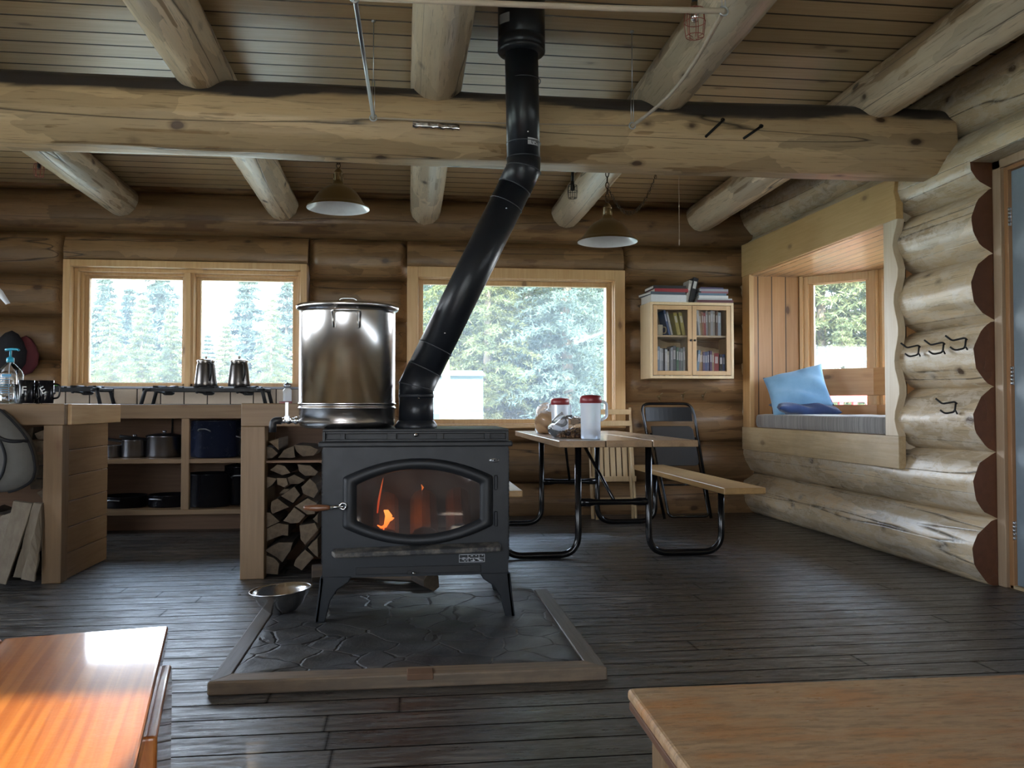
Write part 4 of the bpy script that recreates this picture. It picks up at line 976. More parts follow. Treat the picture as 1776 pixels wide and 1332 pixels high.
# ------------------------------------------------------------------ camping burners and coffee pots on the kitchen counter
def burner_stand(name, label, x0, x1, nb, y=7.08, zt=1.115, missing=()):
    t = thing(name, label, 'camping stove', (0, 0, 0)); z0 = .985
    m = MB(); m.box(x0, x1, y-.16, y-.14, zt-.028, zt); m.box(x0, x1, y+.14, y+.16, zt-.028, zt); m.box(x0, x0+.02, y-.16, y+.16, zt-.02, zt); m.box(x1-.02, x1, y-.16, y+.16, zt-.02, zt)
    m.build('frame', M['black_iron'], t, .003)
    for sx in (0, 1):
        for sy in (-1, 1):
            xa = x0+.02 if sx == 0 else x1-.02; d = -1 if sx == 0 else 1
            MB().tube(fillet([(xa-d*.045, y+sy*.15, zt-.012), (xa, y+sy*.15, zt-.014), (xa+d*.028, y+sy*.155, z0+.001)], .02), [.015]*8+[.010], 8).build('leg', M['black_iron'], t)
    for k in range(nb):
        cx = x0+(x1-x0)*(k+.5)/nb
        m = MB().lathe([(0, -.055), (.03, -.055), (.045, -.045), (.045, -.03), (.03, -.028), (.03, -.012), (0, -.010)], (cx, y, zt), 20)
        m.lathe([(0, -.02), (.013, -.018), (.013, 0), (0, 0)], (cx-.055, y-.155, zt-.03), 12, Matrix.Rotation(PI/2, 3, 'X')); m.tube([(cx, y, zt-.04), (cx-.05, y-.15, zt-.03)], .008, 8)
        b = m.build('burner', M['black_iron'], t)
        g = MB()
        for a in range(4):
            c_, s_ = math.cos(a*PI/2+PI/4), math.sin(a*PI/2+PI/4); g.tube([(cx+c_*.03, y+s_*.03, zt+.010), (cx+c_*.13, y+s_*.13, zt+.010)], .010, 6)
        g.tube([(cx+.095*math.cos(q), y+.095*math.sin(q), zt+.006) for q in [2*PI*i/20 for i in range(20)]], .006, 6, closed=True); g.build('pot_grate', M['black_iron'], b)
    return t
burner_stand('camping_stove', 'black three burner camping stove carrying the two coffee pots', -2.06, -1.13, 3)
burner_stand('camping_stove', 'black two burner camping stove beside the black mugs', -2.95, -2.38, 2)
M['dk_steel'] = plain('dark_enamel_steel', (.13, .12, .115), .28, 1.0)
def coffee_pot(x, label, y=7.08):
    t = thing('coffee_pot', label, 'coffee pot', (x, y, 1.132), -1.0, 'coffee pots on the camping stove')
    MB().lathe([(0, 0), (.083, 0), (.087, .006), (.086, .03), (.072, .165), (.066, .185), (.064, .19), (.07, .198), (.068, .202)], (0, 0, 0), 40).build('body', M['dk_steel'], t)
    MB().lathe([(.069, .200), (.071, .208), (.06, .214), (.03, .224), (.012, .226), (.010, .236), (.014, .240), (.010, .246), (0, .247)], (0, 0, 0), 36).build('lid', M['steel'], t)
    MB().tube(fillet([(.062, 0, .185), (.10, 0, .19), (.115, 0, .10), (.082, 0, .045)], .03), .009, 8).build('handle', M['black_iron'], t)
    MB().tube([(-.066, 0, .12), (-.09, 0, .165), (-.098, 0, .185)], [.018, .013, .010], 10).build('spout', M['steel'], t)
coffee_pot(-1.617, 'steel coffee percolator on the left, over the middle burner')
coffee_pot(-1.358, 'steel coffee percolator on the right, nearer the big steel pot')
# lime sponge on the left stove
o = MB().lathe([(0, 0), (.06, 0), (.065, .008), (.055, .016), (0, .02)], (0, 0, 0), 24).build('scouring_pad', plain('lime_scourer', (.12, .55, .04), .8)); o.location = (-2.78, 7.0, 1.132); o.scale = (1.2, .8, 1.0)
tag(o, 'lime green scouring pad lying on the left camping stove', 'scouring pad')
# hand sanitiser pump bottle
pb = thing('pump_bottle', 'large clear plastic pump bottle with turquoise pump top on the left counter', 'bottle', (at(17, 690, Y=5.05).x, 5.05, .985), -.2)
clear = NB('clear_plastic'); clear.set(Base_Color=(.93, .97, 1), Roughness=.06, IOR=1.4, Transmission_Weight=1.0); M['clear'] = clear.m
def rr(w_, d_, r, z, n=6):
    L = []
    for cx_, cy_, a in ((w_-r, d_-r, 0), (-w_+r, d_-r, PI/2), (-w_+r, -d_+r, PI), (w_-r, -d_+r, 1.5*PI)):
        for k in range(n+1): t = a+PI/2*k/n; L.append(Vector((cx_+r*math.cos(t), cy_+r*math.sin(t), z)))
    return L
m = MB().rings([rr(.01, .01, .005, 0.002), rr(.056, .036, .016, .002), rr(.060, .040, .018, .008), rr(.060, .040, .018, .165), rr(.052, .036, .018, .185), rr(.020, .018, .014, .225), rr(.017, .017, .0169, .228), rr(.017, .017, .0169, .240)], True)
m.build('body', M['clear'], pb)
MB().rings([rr(.01, .01, .005, 0.006), rr(.054, .034, .014, .006), rr(.056, .036, .015, .010), rr(.056, .036, .015, .11), rr(.01, .01, .005, .11)], True).build('gel', M['clear'], pb)
m = MB().lathe([(.0, .262), (.010, .262), (.019, .256), (.020, .236), (.018, .232), (0, .232)], (0, 0, 0), 24); m.tube([(0, 0, .26), (0, 0, .30)], .006, 8)
m.tube(fillet([(-.03, 0, .302), (.0, 0, .306), (.045, 0, .304), (.05, 0, .298)], .01), [.007]*14, 8)
m.build('pump', M['blue_plastic'], pb)
MB().tube([(0, 0, .235), (.01, 0, .02)], .003, 6).build('dip_tube', M['white'], pb)
m = MB()
for k in range(8): m.box(-.035, .03-.004*(k % 3), -.0412, -.0405, .06+k*.012, .063+k*.012)
m.box(-.02, .035, -.0412, -.0405, .15, .165); m.build('label', plain('label_blue', (.05, .25, .45), .5), pb)
o = MB().rings([rr(.05, .045, .02, 0), rr(.053, .048, .02, .01), rr(.053, .048, .02, .14), rr(.03, .03, .02, .19), rr(.018, .018, .017, .20), rr(.018, .018, .017, .225), rr(.002, .002, .001, .226)], True).build('clear_jar', M['clear']); o.location = (at(-22, 690, Y=5.06).x, 5.06, .985)
tag(o, 'clear plastic jar at the left frame edge next to the pump bottle', 'jar')
# mugs with painted letters
def mug(x, y, ch, label, rz=0, tilt=0):
    t = thing('lettered_mug', label, 'mug', (x, y, .985), rz, 'black lettered mugs on the left counter')
    MB().lathe([(0, .003), (.036, .003), (.039, .008), (.040, .13), (.037, .132), (.036, .128), (.035, .012), (0, .010)], (0, 0, 0), 32).build('cup', M['black_gloss'], t)
    MB().tube(fillet([(.039, 0, .112), (.075, 0, .108), (.070, 0, .035), (.039, 0, .03)], .025), .0055, 8).build('handle', M['black_gloss'], t)
    text(ch, .058, (0, -.0418, .074), M['white_print'], t, (PI/2, tilt, 0), 'letter')
mug(at(46, 680, Y=5.02).x, 5.02, 'F', 'black mug with a white F, closest to the pump bottle', .1)
mug(at(63, 680, Y=5.14).x, 5.14, 'J', 'black mug with a white J between the F mug and the E mug', .1)
mug(at(80, 680, Y=5.06).x, 5.06, 'E', 'black mug with a slanted white E at the right end of the mugs', .0, -.5)
# red and black oven mitt on the wall, paper scrap at the left
m = MB(); n = 14; loops = []
sh = [(0, .17), (.05, .14), (.09, .08), (.12, .0), (.11, -.10), (.06, -.17), (-.02, -.2), (-.10, -.17), (-.16, -.08), (-.15, .02), (-.10, .10), (-.05, .15)]
for s, d in ((.9, .0), (1, -.02), (.93, -.05), (.7, -.07), (.3, -.085)): loops.append([Vector((a*s, d, b_*s)) for a, b_ in sh])
m.rings(loops, True); m.f.append(tuple(range(48, 60))); m.sm.append(True)
ov = m.build('oven_mitt', plain('black_quilt', (.010, .009, .012), .8)); ov.location = (at(22, 615, Y=7.36).x, 7.36, 1.42); tag(ov, 'black oven mitt hanging on the log wall left of the kitchen window', 'oven mitt')
o = MB().rings([[p+Vector((0, 0, 0)) for p in L] for L in loops], True); o.f.append(tuple(range(48, 60))); o.sm.append(True)
o = o.build('oven_mitt', plain('dark_red_quilt', (.09, .010, .016), .8)); o.location = (at(46, 620, Y=7.40).x, 7.40, 1.40); o.scale = (.85, .7, .9); tag(o, 'dark red oven mitt partly behind the black one on the wall', 'oven mitt')
m = MB(); loops = [[at(a, b_, Y=7.0+dy) for dy in (0, .003)] for a, b_ in ((-30, 490), (-8, 492), (5, 505), (18, 526))]
l2 = [[at(a, b_, Y=7.0+dy) for dy in (0, .003)] for a, b_ in ((-30, 520), (-12, 506), (-2, 515), (10, 528))]
m.rings([[a[0], a[1], b_[1], b_[0]] for a, b_ in zip(loops, l2)], True)
tag(m.build('paper_strip', M['paper']), 'curled white paper strip hanging at the left frame edge', 'paper')

# ------------------------------------------------------------------ pots under the kitchen counter
def cookpot(name, x, y, z, r, h, label, mat, handles='loop', lid=True, rz=0, group=None):
    t = thing(name, label, 'pot', (x, y, z), rz, group)
    MB().lathe([(0, 0), (r*.96, 0), (r, .012), (r, h-.004), (r*1.03, h), (r*1.0, h+.003), (r*.97, h-.002), (r*.97, .012), (0, .010)], (0, 0, 0), 44).build('body', mat, t)
    if lid:
        MB().lathe([(r*1.02, h+.003), (r*.98, h+.010), (r*.5, h+.022), (0, h+.026)], (0, 0, 0), 44).lathe([(.01, h+.024), (.018, h+.038), (.012, h+.045), (0, h+.046)], (0, 0, 0), 16).build('lid', mat, t)
    if handles == 'loop':
        for a in (-.6, PI-.6):
            p = lambda da, o, z_: ((r+o)*math.sin(a+da), -(r+o)*math.cos(a+da), z_)
            d = .045/r
            MB().tube(fillet([p(-d, 0, h*.72), p(-d, .02, h*.74), p(-d*.5, .035, h*.79), p(d*.5, .035, h*.79), p(d, .02, h*.74), p(d, 0, h*.72)], .012, 3), .005, 8).build('handle', M['nickel'], t)
    if handles == 'long':
        MB().tube([(r*.95, 0, h*.82), (r+.06, 0, h*.92), (r+.19, 0, h*1.02)], [.007, .011, .013], 10).build('handle', M['black_iron'], t)
    return t
def pxX(px, y, py=800): return at(px, py, Y=y).x
ZS = .572; ZB = .188
M['pan_steel'] = plain('pan_steel', (.28, .28, .30), .27, 1.0)
cookpot('saucepan', pxX(196, 6.95), 6.95, ZS, .065, .095, 'small steel saucepan at the left end of the pot shelf', M['pan_steel'], 'none', False)
cookpot('saucepan', pxX(232, 6.95), 6.97, ZS, .098, .135, 'medium steel saucepan between the small one and the lidded pot', M['pan_steel'], 'long', True, 2.6)
cookpot('cooking_pot', pxX(283, 6.95), 6.98, ZS, .135, .165, 'wide steel pot with black side grip on the upper shelf', M['pan_steel'], 'long', True, PI+.45)
M['navy'] = plain('dark_blue_enamel', (.010, .014, .030), .25)
cookpot('stock_pot', pxX(374, 6.95), 6.97, ZS, .195, .285, 'very large dark blue enamel pot filling the right of the upper shelf', M['navy'], 'loop', False, .35)
cookpot('stock_pot', pxX(423, 6.95), 7.0, ZS, .10, .21, 'slim steel pot half hidden behind the thick counter post', M['pan_steel'], 'loop', False)
cookpot('stock_pot', pxX(362, 6.95), 6.96, ZB, .175, .255, 'big black stock pot on the bottom shelf behind the divider', M['black_gloss'], 'none', False)
cookpot('saucepan', pxX(408, 6.95), 7.05, ZB, .10, .30, 'black saucepan stacked high at the right end of the bottom shelf', M['black_gloss'], 'loop', True, .8)
cookpot('roasting_pan', pxX(215, 6.95), 6.98, ZB, .17, .085, 'low black pan at the left of the bottom shelf', M['black_gloss'], 'loop', False, .4)
cookpot('roasting_pan', pxX(292, 6.95), 6.98, ZB, .155, .090, 'low black pan with a steel loop handle beside the divider', M['black_gloss'], 'loop', False, .2)
tag(MB().tube(fillet([(-1.93, 7.3, .80), (-1.935, 7.3, .70), (-1.965, 7.3, .62), (-1.97, 7.3, .575)], .03), .008, 8).tube([(-1.93, 7.3, .80), (-1.93, 7.3, .955)], .008, 8).build('gas_hose', M['black_iron']), 'black gas hose dropping behind the pots on the upper shelf', 'hose')
o = Bx(-1.80, -1.775, 7.2, 7.23, .19, .53).build('cutting_board', M['black_iron']); tag(o, 'thin black tray standing upright in the lower shelf bay', 'tray')
# thermos-like bottle and red lever visible behind the pot tap
t = thing('water_filter', 'small white dispenser with steel cap beside the big pot', 'dispenser', (-.985, 7.15, .985))
MB().lathe([(0, 0), (.035, 0), (.035, .12), (.02, .135), (0, .135)], (0, 0, 0), 24).build('body', M['white'], t); MB().lathe([(0, .136), (.022, .136), (.03, .150), (.03, .165), (0, .185)], (0, 0, 0), 20).build('cap', M['nickel'], t)
Bx(-1.03, -.93, 7.0, 7.03, .986, 1.012).build('red_tray', M['red_lid'], None, .004); tag(bpy.data.objects['red_tray'], 'flat red plastic box on the counter left of the big pot', 'box')

# ------------------------------------------------------------------ picnic table with benches on bent black tube legs
pt = thing('picnic_table', 'picnic table with three worn boards, attached benches and bent black tube legs', 'picnic table', (0, 0, 0))
M['ptop'] = wood('table_board', (.42, .28, .16), (.32, .20, .11), 'y', .30, knots=.5, wear=.35, coat=.4)
TZ, BZ, TX0, TX1, TY0, TY1 = .766, .475, .888, 1.748, 4.96, 7.04
bw_ = (TX1-TX0)/3
for i in range(3): Bx(TX0+bw_*i+.003, TX0+bw_*(i+1)-.003, TY0, TY1, TZ-.04, TZ).build('table_board', M['ptop'], pt, .004)
M['bench'] = wood('bench_board', (.48, .30, .125), (.36, .21, .085), 'y', .33, knots=.4, wear=.1)
Bx(1.905, 2.172, TY0, TY1, BZ-.04, BZ).build('bench_seat', M['bench'], pt, .008, 3)
Bx(.415, .675, TY0, TY1, BZ-.04, BZ).build('bench_seat', M['bench'], pt, .008, 3)
tr_ = .0215
for y in (5.36, 6.86):
    Bx(TX0+.06, TX1-.06, y-.025, y+.025, TZ-.052, TZ-.04).build('top_bracket', M['black_tube'], pt)
    for s in (-1, 1):
        xi = 1.318+s*.232; xo = 1.318+s*.72
        MB().tube(fillet([(xi, y, TZ-.042), (xi, y, tr_+.001), (xo, y, tr_+.001), (xo, y, BZ-.041)], .13, 9), tr_, 16).build('leg', M['black_tube'], pt)
        MB().box(xo-.11, xo+.11, y-.02, y+.02, BZ-.048, BZ-.04).build('seat_bracket', M['black_tube'], pt)
    MB().tube([(1.10, y, .355), (1.16, y, .355), (1.20, y, .355), (1.44, y, .355), (1.48, y, .355), (1.54, y, .355)], [.026, .026, .019, .019, .026, .026], 14).build('cross_tube', M['black_tube'], pt)
    dy = .55 if y < 6 else -.55
    MB().tube([(1.318, y, .37), (1.20, y+dy*.75, TZ-.045)], .011, 8).build('brace', M['black_tube'], pt)
# pitchers
M['milky'] = (lambda b: b.set(Base_Color=(.86, .92, 1.0), Roughness=.35, Transmission_Weight=.45, IOR=1.2))(NB('frosted_plastic'))
M['water'] = (lambda b: b.set(Base_Color=(.70, .84, 1.0), Roughness=.12, Transmission_Weight=.85, IOR=1.25))(NB('water_in_plastic'))
def pitcher(x, y, label, s=1.0, rz=0):
    t = thing('water_pitcher', label, 'pitcher', (x, y, TZ), rz, 'red lidded pitchers on the picnic table')
    MB().lathe([(0, .002), (.056*s, .002), (.0605*s, .008), (.0625*s, .20*s), (.0635*s, .232*s), (.0635*s, .24*s)], (0, 0, 0), 44).build('jug', M['milky'], t)
    MB().lathe([(0, .005), (.056*s, .005), (.059*s, .010), (.0600*s, .060*s), (0, .060*s)], (0, 0, 0), 40).build('water', M['water'], t)
    MB().lathe([(.0655*s, .225*s), (.068*s, .228*s), (.068*s, .262*s), (.060*s, .270*s), (.03*s, .276*s), (0, .278*s)], (0, 0, 0), 44).build('lid', M['red_lid'], t)
    MB().tube(fillet([(.060*s, 0, .238*s), (.098*s, 0, .228*s), (.100*s, 0, .14*s), (.062*s, 0, .118*s)], .02, 6), .009*s, 10).build('handle', M['milky'], t)
pitcher(1.125, 5.16, 'larger nearer water pitcher with a dark red lid on the picnic table', 1.0, -.1)
pitcher(1.055, 5.84, 'second red lidded pitcher standing behind the bag of nuts', .96, .5)
# bread in a bag
def sack(name, c, rx, ry, rz_, seed, mat, label, cat, lump=.12):
    rnd = random.Random(seed); fr = [(rnd.uniform(2, 5), rnd.uniform(2, 5), rnd.uniform(0, 6)) for _ in range(5)]
    vs = []; NU, NV = 28, 16
    for j in range(NV+1):
        v = PI*j/NV
        for i in range(NU):
            u = 2*PI*i/NU; s = 1+sum(lump/5*math.sin(a*u+b_*v+c_) for a, b_, c_ in fr)
            z = max(-math.cos(v)*s, -.82); vs.append((c[0]+rx*math.sin(v)*math.cos(u)*s, c[1]+ry*math.sin(v)*math.sin(u)*s, c[2]+rz_*(z+.82)))
    o = MB().add(vs, [(j*NU+i, j*NU+(i+1) % NU, (j+1)*NU+(i+1) % NU, (j+1)*NU+i) for j in range(NV) for i in range(NU)], True).build(name, mat)
    if label: tag(o, label, cat)
    return o
film = glassmat('thin_plastic_film', .09, (1, 1, 1), vcol=(.95, .97, 1))
bread = plain('bread_crust', (.42, .25, .12), .7)
sack('bread_loaf', (1.03, 6.28, TZ+.004), .085, .16, .088, 3, bread, 'brown bread loaf inside a plastic bag on the picnic table', 'bread', .08)
sack('bread_bag', (1.05, 6.28, TZ+.001), .115, .19, .12, 5, film, 'clear plastic bag around the bread loaf on the picnic table', 'bag', .35)
film2 = glassmat('nut_bag_film', .03)
nb = sack('nut_bag', (1.075, 5.50, TZ+.001), .15, .125, .075, 6, film2, 'open clear plastic bag full of dark nuts on the picnic table', 'bag', .3)
MB().tube([(1.02, 5.52, TZ+.09), (1.01, 5.55, TZ+.12), (.95, 5.56, TZ+.10)], [.03, .05, .012], 12).build('bag_neck', film, nb)
def nutmat():
    b = NB('mixed_nuts'); oi = b.n('ShaderNodeTexVoronoi'); b.l(b.coord((1, 1, 1)), oi.inputs['Vector']); oi.inputs['Scale'].default_value = 45
    s_ = b.n('ShaderNodeSeparateColor'); b.l(oi.outputs['Color'], s_.inputs[0])
    return b.set(Base_Color=b.mix(b.ramp(s_.outputs[0], (.45, 0.), (.9, 1.)), (.03, .010, .007), (.22, .12, .05)), Roughness=.45)
rnd = random.Random(12); m = MB()
for k in range(560):
    a, q = rnd.uniform(0, 2*PI), rnd.random()**.5; x, y = .118*q*math.cos(a), .09*q*math.sin(a); z = rnd.uniform(0.008, .056*(1-q*q)+.010)
    R3 = Euler((rnd.uniform(0, 6), rnd.uniform(0, 6), 0)).to_matrix()
    m.lathe([(0, -.010), (.006, -.005), (.007, 0), (.005, .006), (0, .010)], (1.085+x, 5.47+y, TZ+z), 6, R3)
tag(m.build('mixed_nuts', nutmat(), None, fix=False), 'heap of dark mixed nuts and dried fruit in the plastic bag', 'nuts', None, 'stuff')

# ------------------------------------------------------------------ wooden slatted folding chair leaning folded on the back wall
M['beech'] = wood('pale_beech', (.66, .48, .27), (.52, .35, .18), 'z', .4, knots=0)
wc = thing('wooden_folding_chair', 'pale slatted wooden folding chair standing folded under the big window', 'chair', (0, 0, 0))
yb, yt = 7.12, 7.30; x0, x1 = 1.56, 1.955
def onp(x, z): return (x, yb+(yt-yb)*(z/1.0), z)
for x in (x0+.01, x1-.012):
    MB().tube([onp(x, .012), onp(x, .96)], [.016, .013], 4).build('side_rail', M['beech'], wc, .003)
for z in (.90, .80): m = MB(); a = onp(x0, z); m.box(x0+.01, x1-.01, a[1]-.02, a[1]-.006, z, z+.045); m.build('back_slat', M['beech'], wc, .003)
fr_y = lambda z: yb+(yt-yb)*z-.045
m = MB()
for k in range(7):
    xx = x0+.015+k*(x1-x0-.075)/6; z0_, z1_ = .365, .70
    m.add([(xx, fr_y(z0_), z0_), (xx+.042, fr_y(z0_), z0_), (xx+.042, fr_y(z1_), z1_), (xx, fr_y(z1_), z1_), (xx, fr_y(z0_)+.014, z0_), (xx+.042, fr_y(z0_)+.014, z0_), (xx+.042, fr_y(z1_)+.014, z1_), (xx, fr_y(z1_)+.014, z1_)], [(0, 1, 2, 3), (7, 6, 5, 4), (0, 4, 5, 1), (1, 5, 6, 2), (2, 6, 7, 3), (3, 7, 4, 0)])
m.box(x0+.0, x1-.0, fr_y(.35)-.004, fr_y(.35)+.016, .325, .37); m.box(x0+.0, x1-.0, fr_y(.69)-.004, fr_y(.69)+.016, .685, .72)
m.build('seat', M['beech'], wc, .002)
for x in (x0+.035, x1-.05): MB().tube([(x, yb-.06, .012), (x, fr_y(.72), .74)], .014, 4).build('leg', M['beech'], wc)
Bx(x0+.02, x1-.02, 7.11, 7.13, .16, .19).build('stretcher', M['beech'], wc, .002)
# black metal folding chair
bc2 = thing('metal_folding_chair', 'black metal folding chair standing folded against the log wall', 'chair', (0, 0, 0))
def bp(x, z, o=0): return (x, 7.02+.22*z+o, z)
xa, xb = 2.03, 2.50
MB().tube(fillet([bp(xa+.14, .014), bp(xa, .95), bp(xa+.03, .995), bp(xb-.04, .995), bp(xb, .93), bp(xb+.08, .014)], .06, 6), .0125, 12).build('back_frame', M['black_tube'], bc2)
MB().tube(fillet([bp(xa+.06, .74, -.035), bp(xa+.17, .035, -.035), bp(xb+.05, .035, -.035), bp(xb-.02, .70, -.035)], .04, 5), .0115, 12).build('leg_frame', M['black_tube'], bc2)
def curved(x0, x1, z0, z1, off, bow, th, n=10):
    A_ = [];
    for j in range(2):
        for k in range(n+1):
            f = k/n; z = (z0, z1)[j]; A_.append(Vector(bp(x0+(x1-x0)*f+(.0 if j else .0), z, off+bow*(1-(2*f-1)**2))))
    vs = A_+[v+Vector((0, th, 0)) for v in A_]; N = n+1; fs = []
    for k in range(n): fs += [(k, k+1, N+k+1, N+k), (2*N+k, 3*N+k, 3*N+k+1, 2*N+k+1), (k, 2*N+k, 2*N+k+1, k+1), (N+k, N+k+1, 3*N+k+1, 3*N+k)]
    fs += [(0, N, 3*N, 2*N), (n, 2*N+n, 3*N+n, N+n)]
    return MB().add(vs, fs)
curved(xa+.03, xb-.02, .84, .965, -.012, .03, .012).build('backrest', M['black_iron'], bc2, .003)
M['brown_seat'] = plain('dark_brown_seat', (.022, .017, .014), .5)
m = MB(); q = fillet([(xa+.06, .80, 0), (xb-.04, .80, 0), (xb+.0, .46, 0), (xa+.10, .46, 0)], .05, 5); q = [(v.x, v.y) for v in q]
n = len(q); m.add([bp(a, b_, -.055) for a, b_ in q]+[bp(a, b_, -.03) for a, b_ in q], [tuple(range(n)), tuple(range(2*n-1, n-1, -1))]+[(k, (k+1) % n, n+(k+1) % n, n+k) for k in range(n)])
m.build('seat', M['brown_seat'], bc2, .005)
for z in (.30, ): MB().tube([bp(xa+.12, z, -.035), bp(xb+.03, z, -.035)], .008, 8).build('stretcher', M['black_tube'], bc2)

# ------------------------------------------------------------------ glass fronted book cabinet
cb = thing('book_cabinet', 'pale wooden wall cabinet with two glass doors full of books', 'cabinet', (0, 0, 0))
CX0, CX1, CY0, CY1, CZ0, CZ1 = 2.078, 2.832, 7.12, 7.43, 1.213, 1.878
M['birch'] = wood('birch_panel', (.66, .52, .33), (.56, .41, .23), 'z', .38, knots=0)
t_ = .024
m = MB(); m.box(CX0, CX0+t_, CY0, CY1, CZ0, CZ1); m.box(CX1-t_, CX1, CY0, CY1, CZ0, CZ1); m.box(CX0+t_, CX1-t_, CY0, CY1, CZ0, CZ0+t_); m.box(CX0+t_, CX1-t_, CY0, CY1, CZ1-t_, CZ1); m.box(CX0+t_, CX1-t_, CY1-.01, CY1, CZ0+t_, CZ1-t_); m.box(2.447, 2.463, CY0+.022, CY1-.01, CZ0+t_, CZ1-t_)
m.build('case', M['birch'], cb, .002)
SHZ = 1.575
Bx(CX0+t_, CX1-t_, CY0+.03, CY1-.012, SHZ, SHZ+.016).build('shelf', M['birch'], cb)
M['birch_d'] = wood('birch_door', (.50, .33, .17), (.42, .26, .12), 'z', .4, knots=0)
for a, b_, hx in ((CX0+t_+.004, 2.453, 2.437), (2.457, CX1-t_-.004, 2.473)):
    d_ = frame_boards(MB(), a, b_, CZ0+t_+.004, CZ1-t_-.004, .038, CY0-.001, CY0+.019).build('door', M['birch_d'], cb, .002)
    Bx(a+.036, b_-.036, CY0+.008, CY0+.011, CZ0+t_+.04, CZ1-t_-.04).build('glass', M['pane'], d_)
    MB().lathe([(.003, 0), (.003, .010), (.009, .014), (.010, .020), (.006, .024), (0, .025)], (hx, CY0, 1.545), 14, Matrix.Rotation(PI/2, 3, 'X')).build('knob', M['black_iron'], d_)
_bm = {}
def bookmat(c):
    if c not in _bm: _bm[c] = plain('book_cover_%d' % len(_bm), c, .5)
    return _bm[c]
M['pages'] = plain('book_pages', (.62, .60, .56), .8)
def book(w_, h, d, col, loc, rot, label, group, spine=True):
    """spine faces -Y; w_ thickness along X, h up, d deep"""
    t = thing('book', label, 'book', loc, 0, group); t.rotation_euler = rot
    m = MB(); c = .0018; m.box(-w_/2, -w_/2+c, 0, d, 0, h); m.box(w_/2-c, w_/2, 0, d, 0, h); m.box(-w_/2, w_/2, -.001, c, 0, h); m.build('cover', bookmat(col), t)
    Bx(-w_/2+c, w_/2-c, c, d-.004, .003, h-.003).build('pages', M['pages'], t)
    if spine and w_ > .012: Bx(-w_*.3, w_*.3, -.0016, -.0009, h*.55, h*.85).build('spine_label', bookmat(tuple(min(1, .5+x*.5) for x in col)), t)
    return t
ORD = ['first', 'second', 'third', 'fourth', 'fifth', 'sixth', 'seventh', 'eighth', 'ninth', 'tenth', 'eleventh', 'twelfth', 'thirteenth', 'fourteenth']
def shelf_books(x0, z, specs, where, group, lean0=0):
    x = x0
    for i, (w_, h, cn, c, lean) in enumerate(specs):
        ext = h*math.sin(abs(lean)); 
        book(w_, h, .17, c, (x+w_/2+(ext if lean < 0 else 0), CY0+.035+.004*(i % 3), z+.001+abs(math.sin(lean))*w_/2), (0, lean, 0), '%s book, %s from the left %s' % (cn, ORD[i], where), group); x += w_+.0015
wh, lg, dg, bk, rd, bl, yl, tn, gn, pu = (.62, .64, .66), (.40, .42, .46), (.12, .13, .15), (.02, .02, .025), (.28, .02, .03), (.05, .10, .25), (.50, .42, .10), (.42, .30, .17), (.08, .18, .12), (.12, .08, .18)
Z1, Z2 = CZ0+t_, SHZ+.016
shelf_books(2.145, Z1, [(.03, .255, 'blue grey ring', (.30, .38, .50), 0), (.014, .24, 'thin white', wh, 0), (.016, .235, 'pale grey', lg, 0), (.012, .24, 'narrow black', bk, 0), (.02, .23, 'white', wh, 0), (.016, .215, 'short cream', (.6, .58, .5), 0), (.012, .24, 'dark', dg, 0), (.016, .25, 'grey', lg, 0), (.03, .262, 'spiral bound black and white', dg, 0), (.02, .25, 'dark green', gn, 0), (.018, .245, 'slate', dg, 0), (.018, .24, 'grey green', (.2, .25, .24), 0), (.018, .25, 'silver', lg, 0)], 'on the lower left cabinet shelf', 'books on the lower left cabinet shelf')
shelf_books(2.50, Z1, [(.02, .225, 'light blue', (.2, .35, .5), .10), (.018, .215, 'tan', tn, .08), (.02, .22, 'orange brown', (.4, .22, .09), .04), (.018, .21, 'grey purple', pu, 0), (.022, .21, 'navy', bl, 0), (.018, .215, 'slate blue', (.12, .15, .25), 0), (.022, .22, 'dark purple', pu, 0), (.016, .215, 'lettered brown', tn, 0), (.045, .20, 'thick maroon', rd, 0), (.03, .19, 'blue black', bk, 0), (.022, .19, 'dull blue', bl, 0)], 'on the lower right cabinet shelf', 'books on the lower right cabinet shelf')
shelf_books(2.485, Z2, [(.02, .225, 'dark', dg, -.10), (.02, .22, 'white spined', wh, -.08), (.02, .20, 'brown', tn, -.06), (.018, .205, 'rust', (.32, .12, .06), -.05), (.02, .20, 'reddish', rd, -.03), (.022, .215, 'grey', lg, 0), (.02, .21, 'taupe', (.25, .2, .16), 0), (.022, .225, 'pale grey', lg, 0), (.02, .22, 'stone', (.38, .35, .30), 0), (.02, .21, 'dark brown', (.10, .06, .04), 0), (.028, .205, 'light blue grey', (.35, .42, .52), 0)], 'on the upper right cabinet shelf', 'books on the upper right cabinet shelf')
for i, (x, w_, h, cn, c, ln) in enumerate([(2.215, .018, .22, 'thin blue leaning', bl, -.22), (2.237, .016, .21, 'pale leaning', wh, -.22), (2.30, .03, .20, 'yellow leaning', yl, -.20), (2.345, .03, .20, 'mustard leaning', (.45, .38, .08), -.18)]):
    book(w_, h, .17, c, (x+.05, CY0+.04, Z2+.004), (0, ln, 0), '%s book, %s from the left beside the cream mug' % (cn, ORD[i]), 'leaning books on the upper left cabinet shelf')
t = thing('cream_mug', 'cream coloured mug on the upper left shelf of the book cabinet', 'mug', (2.175, CY0+.085, Z2), -.3)
cm = plain('cream_glaze', (.66, .58, .42), .3)
MB().lathe([(0, .001), (.036, .001), (.040, .006), (.041, .092), (.038, .092), (.037, .01), (0, .008)], (0, 0, 0), 30).build('cup', cm, t); MB().tube(fillet([(.040, 0, .075), (.07, 0, .072), (.066, 0, .022), (.040, 0, .02)], .02), .005, 8).build('handle', cm, t)
